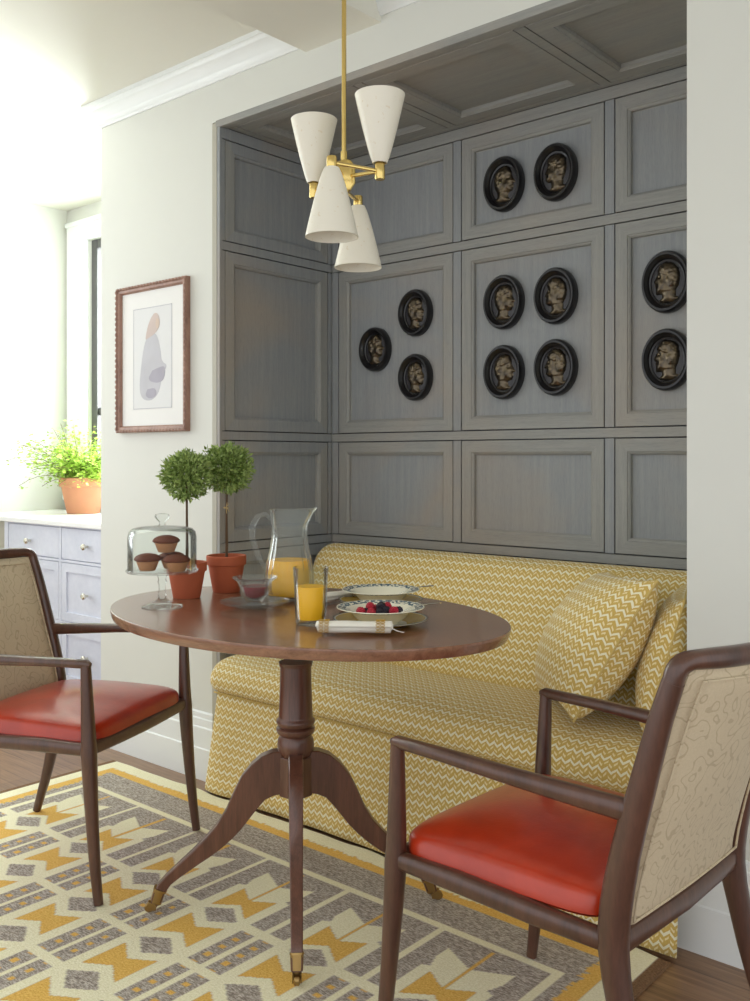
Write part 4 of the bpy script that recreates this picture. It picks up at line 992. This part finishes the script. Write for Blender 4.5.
def berry(black, loc, label):
    rd = random.Random(int(loc[0]*1e4)); t = MB(); R = 0.0110
    k = 0
    for la in range(-2, 4):
        ph = la*0.5; n = max(3, int(9*math.cos(ph*0.85)))
        for i in range(n):
            a = 2*PI*i/n+la; d = Vector((math.cos(ph)*math.cos(a), math.cos(ph)*math.sin(a), math.sin(ph)))
            r = 0.0041; o_ = d*(R*0.72); o_.z *= 1.1
            bm = bmesh.new(); bmesh.ops.create_icosphere(bm, subdivisions=1, radius=r); t.add([tuple(v.co+o_) for v in bm.verts], [[v.index for v in f_.verts] for f_ in bm.faces]); bm.free()
    t.xf(rot(z=rd.uniform(0, 6), x=rd.uniform(-1, 1)))
    o = t.build('blackberry' if black else 'raspberry', M['black_b'] if black else M['rasp'], loc=loc, smooth=80)
    return tag(o, label, 'berry', 'berries in the front soup bowl')
bx0, by0, bz0 = -1.447, 1.697, Z+0.0042
rx, ry = Vector((0.757, 0.653)), Vector((-0.653, 0.757))   # along the picture, away from the viewer
bl = [(0, -.046, -.010, .034, 'leftmost raspberry in the bowl'), (0, -.024, .010, .042, 'raspberry at the upper left of the heap'), (0, -.022, -.022, .033, 'raspberry at the front left of the heap'),
      (0, .016, .016, .042, 'raspberry at the back right of the heap'), (0, .031, -.014, .036, 'rightmost raspberry in the bowl'), (1, .001, .006, .044, 'blackberry on top of the heap'),
      (1, -.034, .0, .030, 'blackberry between the two left raspberries'), (1, -.002, -.018, .032, 'blackberry at the front middle of the heap'), (1, .013, -.006, .035, 'blackberry in the middle right of the heap'), (1, .043, .0, .034, 'blackberry at the right end of the heap, beside the spoon'),
      (1, .008, -.030, .026, 'blackberry low at the front of the heap'), (0, -.012, .026, .034, 'raspberry at the back of the heap')]
for bk_, a, b_, z, lb in bl:
    p = rx*a+ry*b_; berry(bk_, (bx0+p.x, by0+p.y, bz0+z-0.006), lb)
for bk_, a, b_ in ((0, -.01, .0), (1, -.025, .015), (0, .02, .03), (1, .028, .008), (0, -.04, -.024), (1, .02, -.026)):
    pass

# ------------------------------------------------------------------ fern on the countertop
fn = thing('potted_fern', 'bright green maidenhair fern in a weathered clay pot on the nook countertop', 'fern', (-4.47, 2.80, 0.8665))
terracotta(fn, 0.125, 0.190, M['terra_pale'], M['soil'])
fo = MB(); rd = random.Random(5)
stm = MB()
for i in range(150):
    a = rd.uniform(0, 2*PI); L = rd.uniform(0.14, 0.34); lean = rd.uniform(0.25, 1.15); up = rd.uniform(0.6, 1.2)
    d = Vector((math.cos(a), math.sin(a), 0)); p0 = Vector((0, 0, 0.15))+d*rd.uniform(0, 0.05); pts = []
    for k in range(7):
        t = k/6; q = p0+d*(L*lean*t)+Vector((0, 0, L*up*t*1.25-L*0.75*lean*t*t)); q.y = min(q.y, 0.15); pts.append(q)
    stm.sweep(pts, 0.0012, seg=4)
    for k in range(1, 7):
        for r_ in range(11):
            c = pts[k-1].lerp(pts[k], rd.random())+Vector((rd.uniform(-1, 1), rd.uniform(-1, 1), rd.uniform(-0.8, 0.8)))*0.036
            t1 = Vector((rd.uniform(-1, 1), rd.uniform(-1, 1), rd.uniform(-0.4, 0.4))).normalized(); s1 = t1.cross(Vector((rd.uniform(-.5, .5), rd.uniform(-.5, .5), 1))).normalized(); sz = rd.uniform(0.010, 0.018)
            fo.add([c, c+t1*sz*0.7+s1*sz*0.6, c+t1*sz*1.1+s1*sz*0.2, c+t1*sz*1.1-s1*sz*0.2, c+t1*sz*0.7-s1*sz*0.6], [[0, 1, 2, 3, 4]])
fo.build('fronds', M['fern'], fn, smooth=0); stm.build('frond_stems', M['bark'], fn)
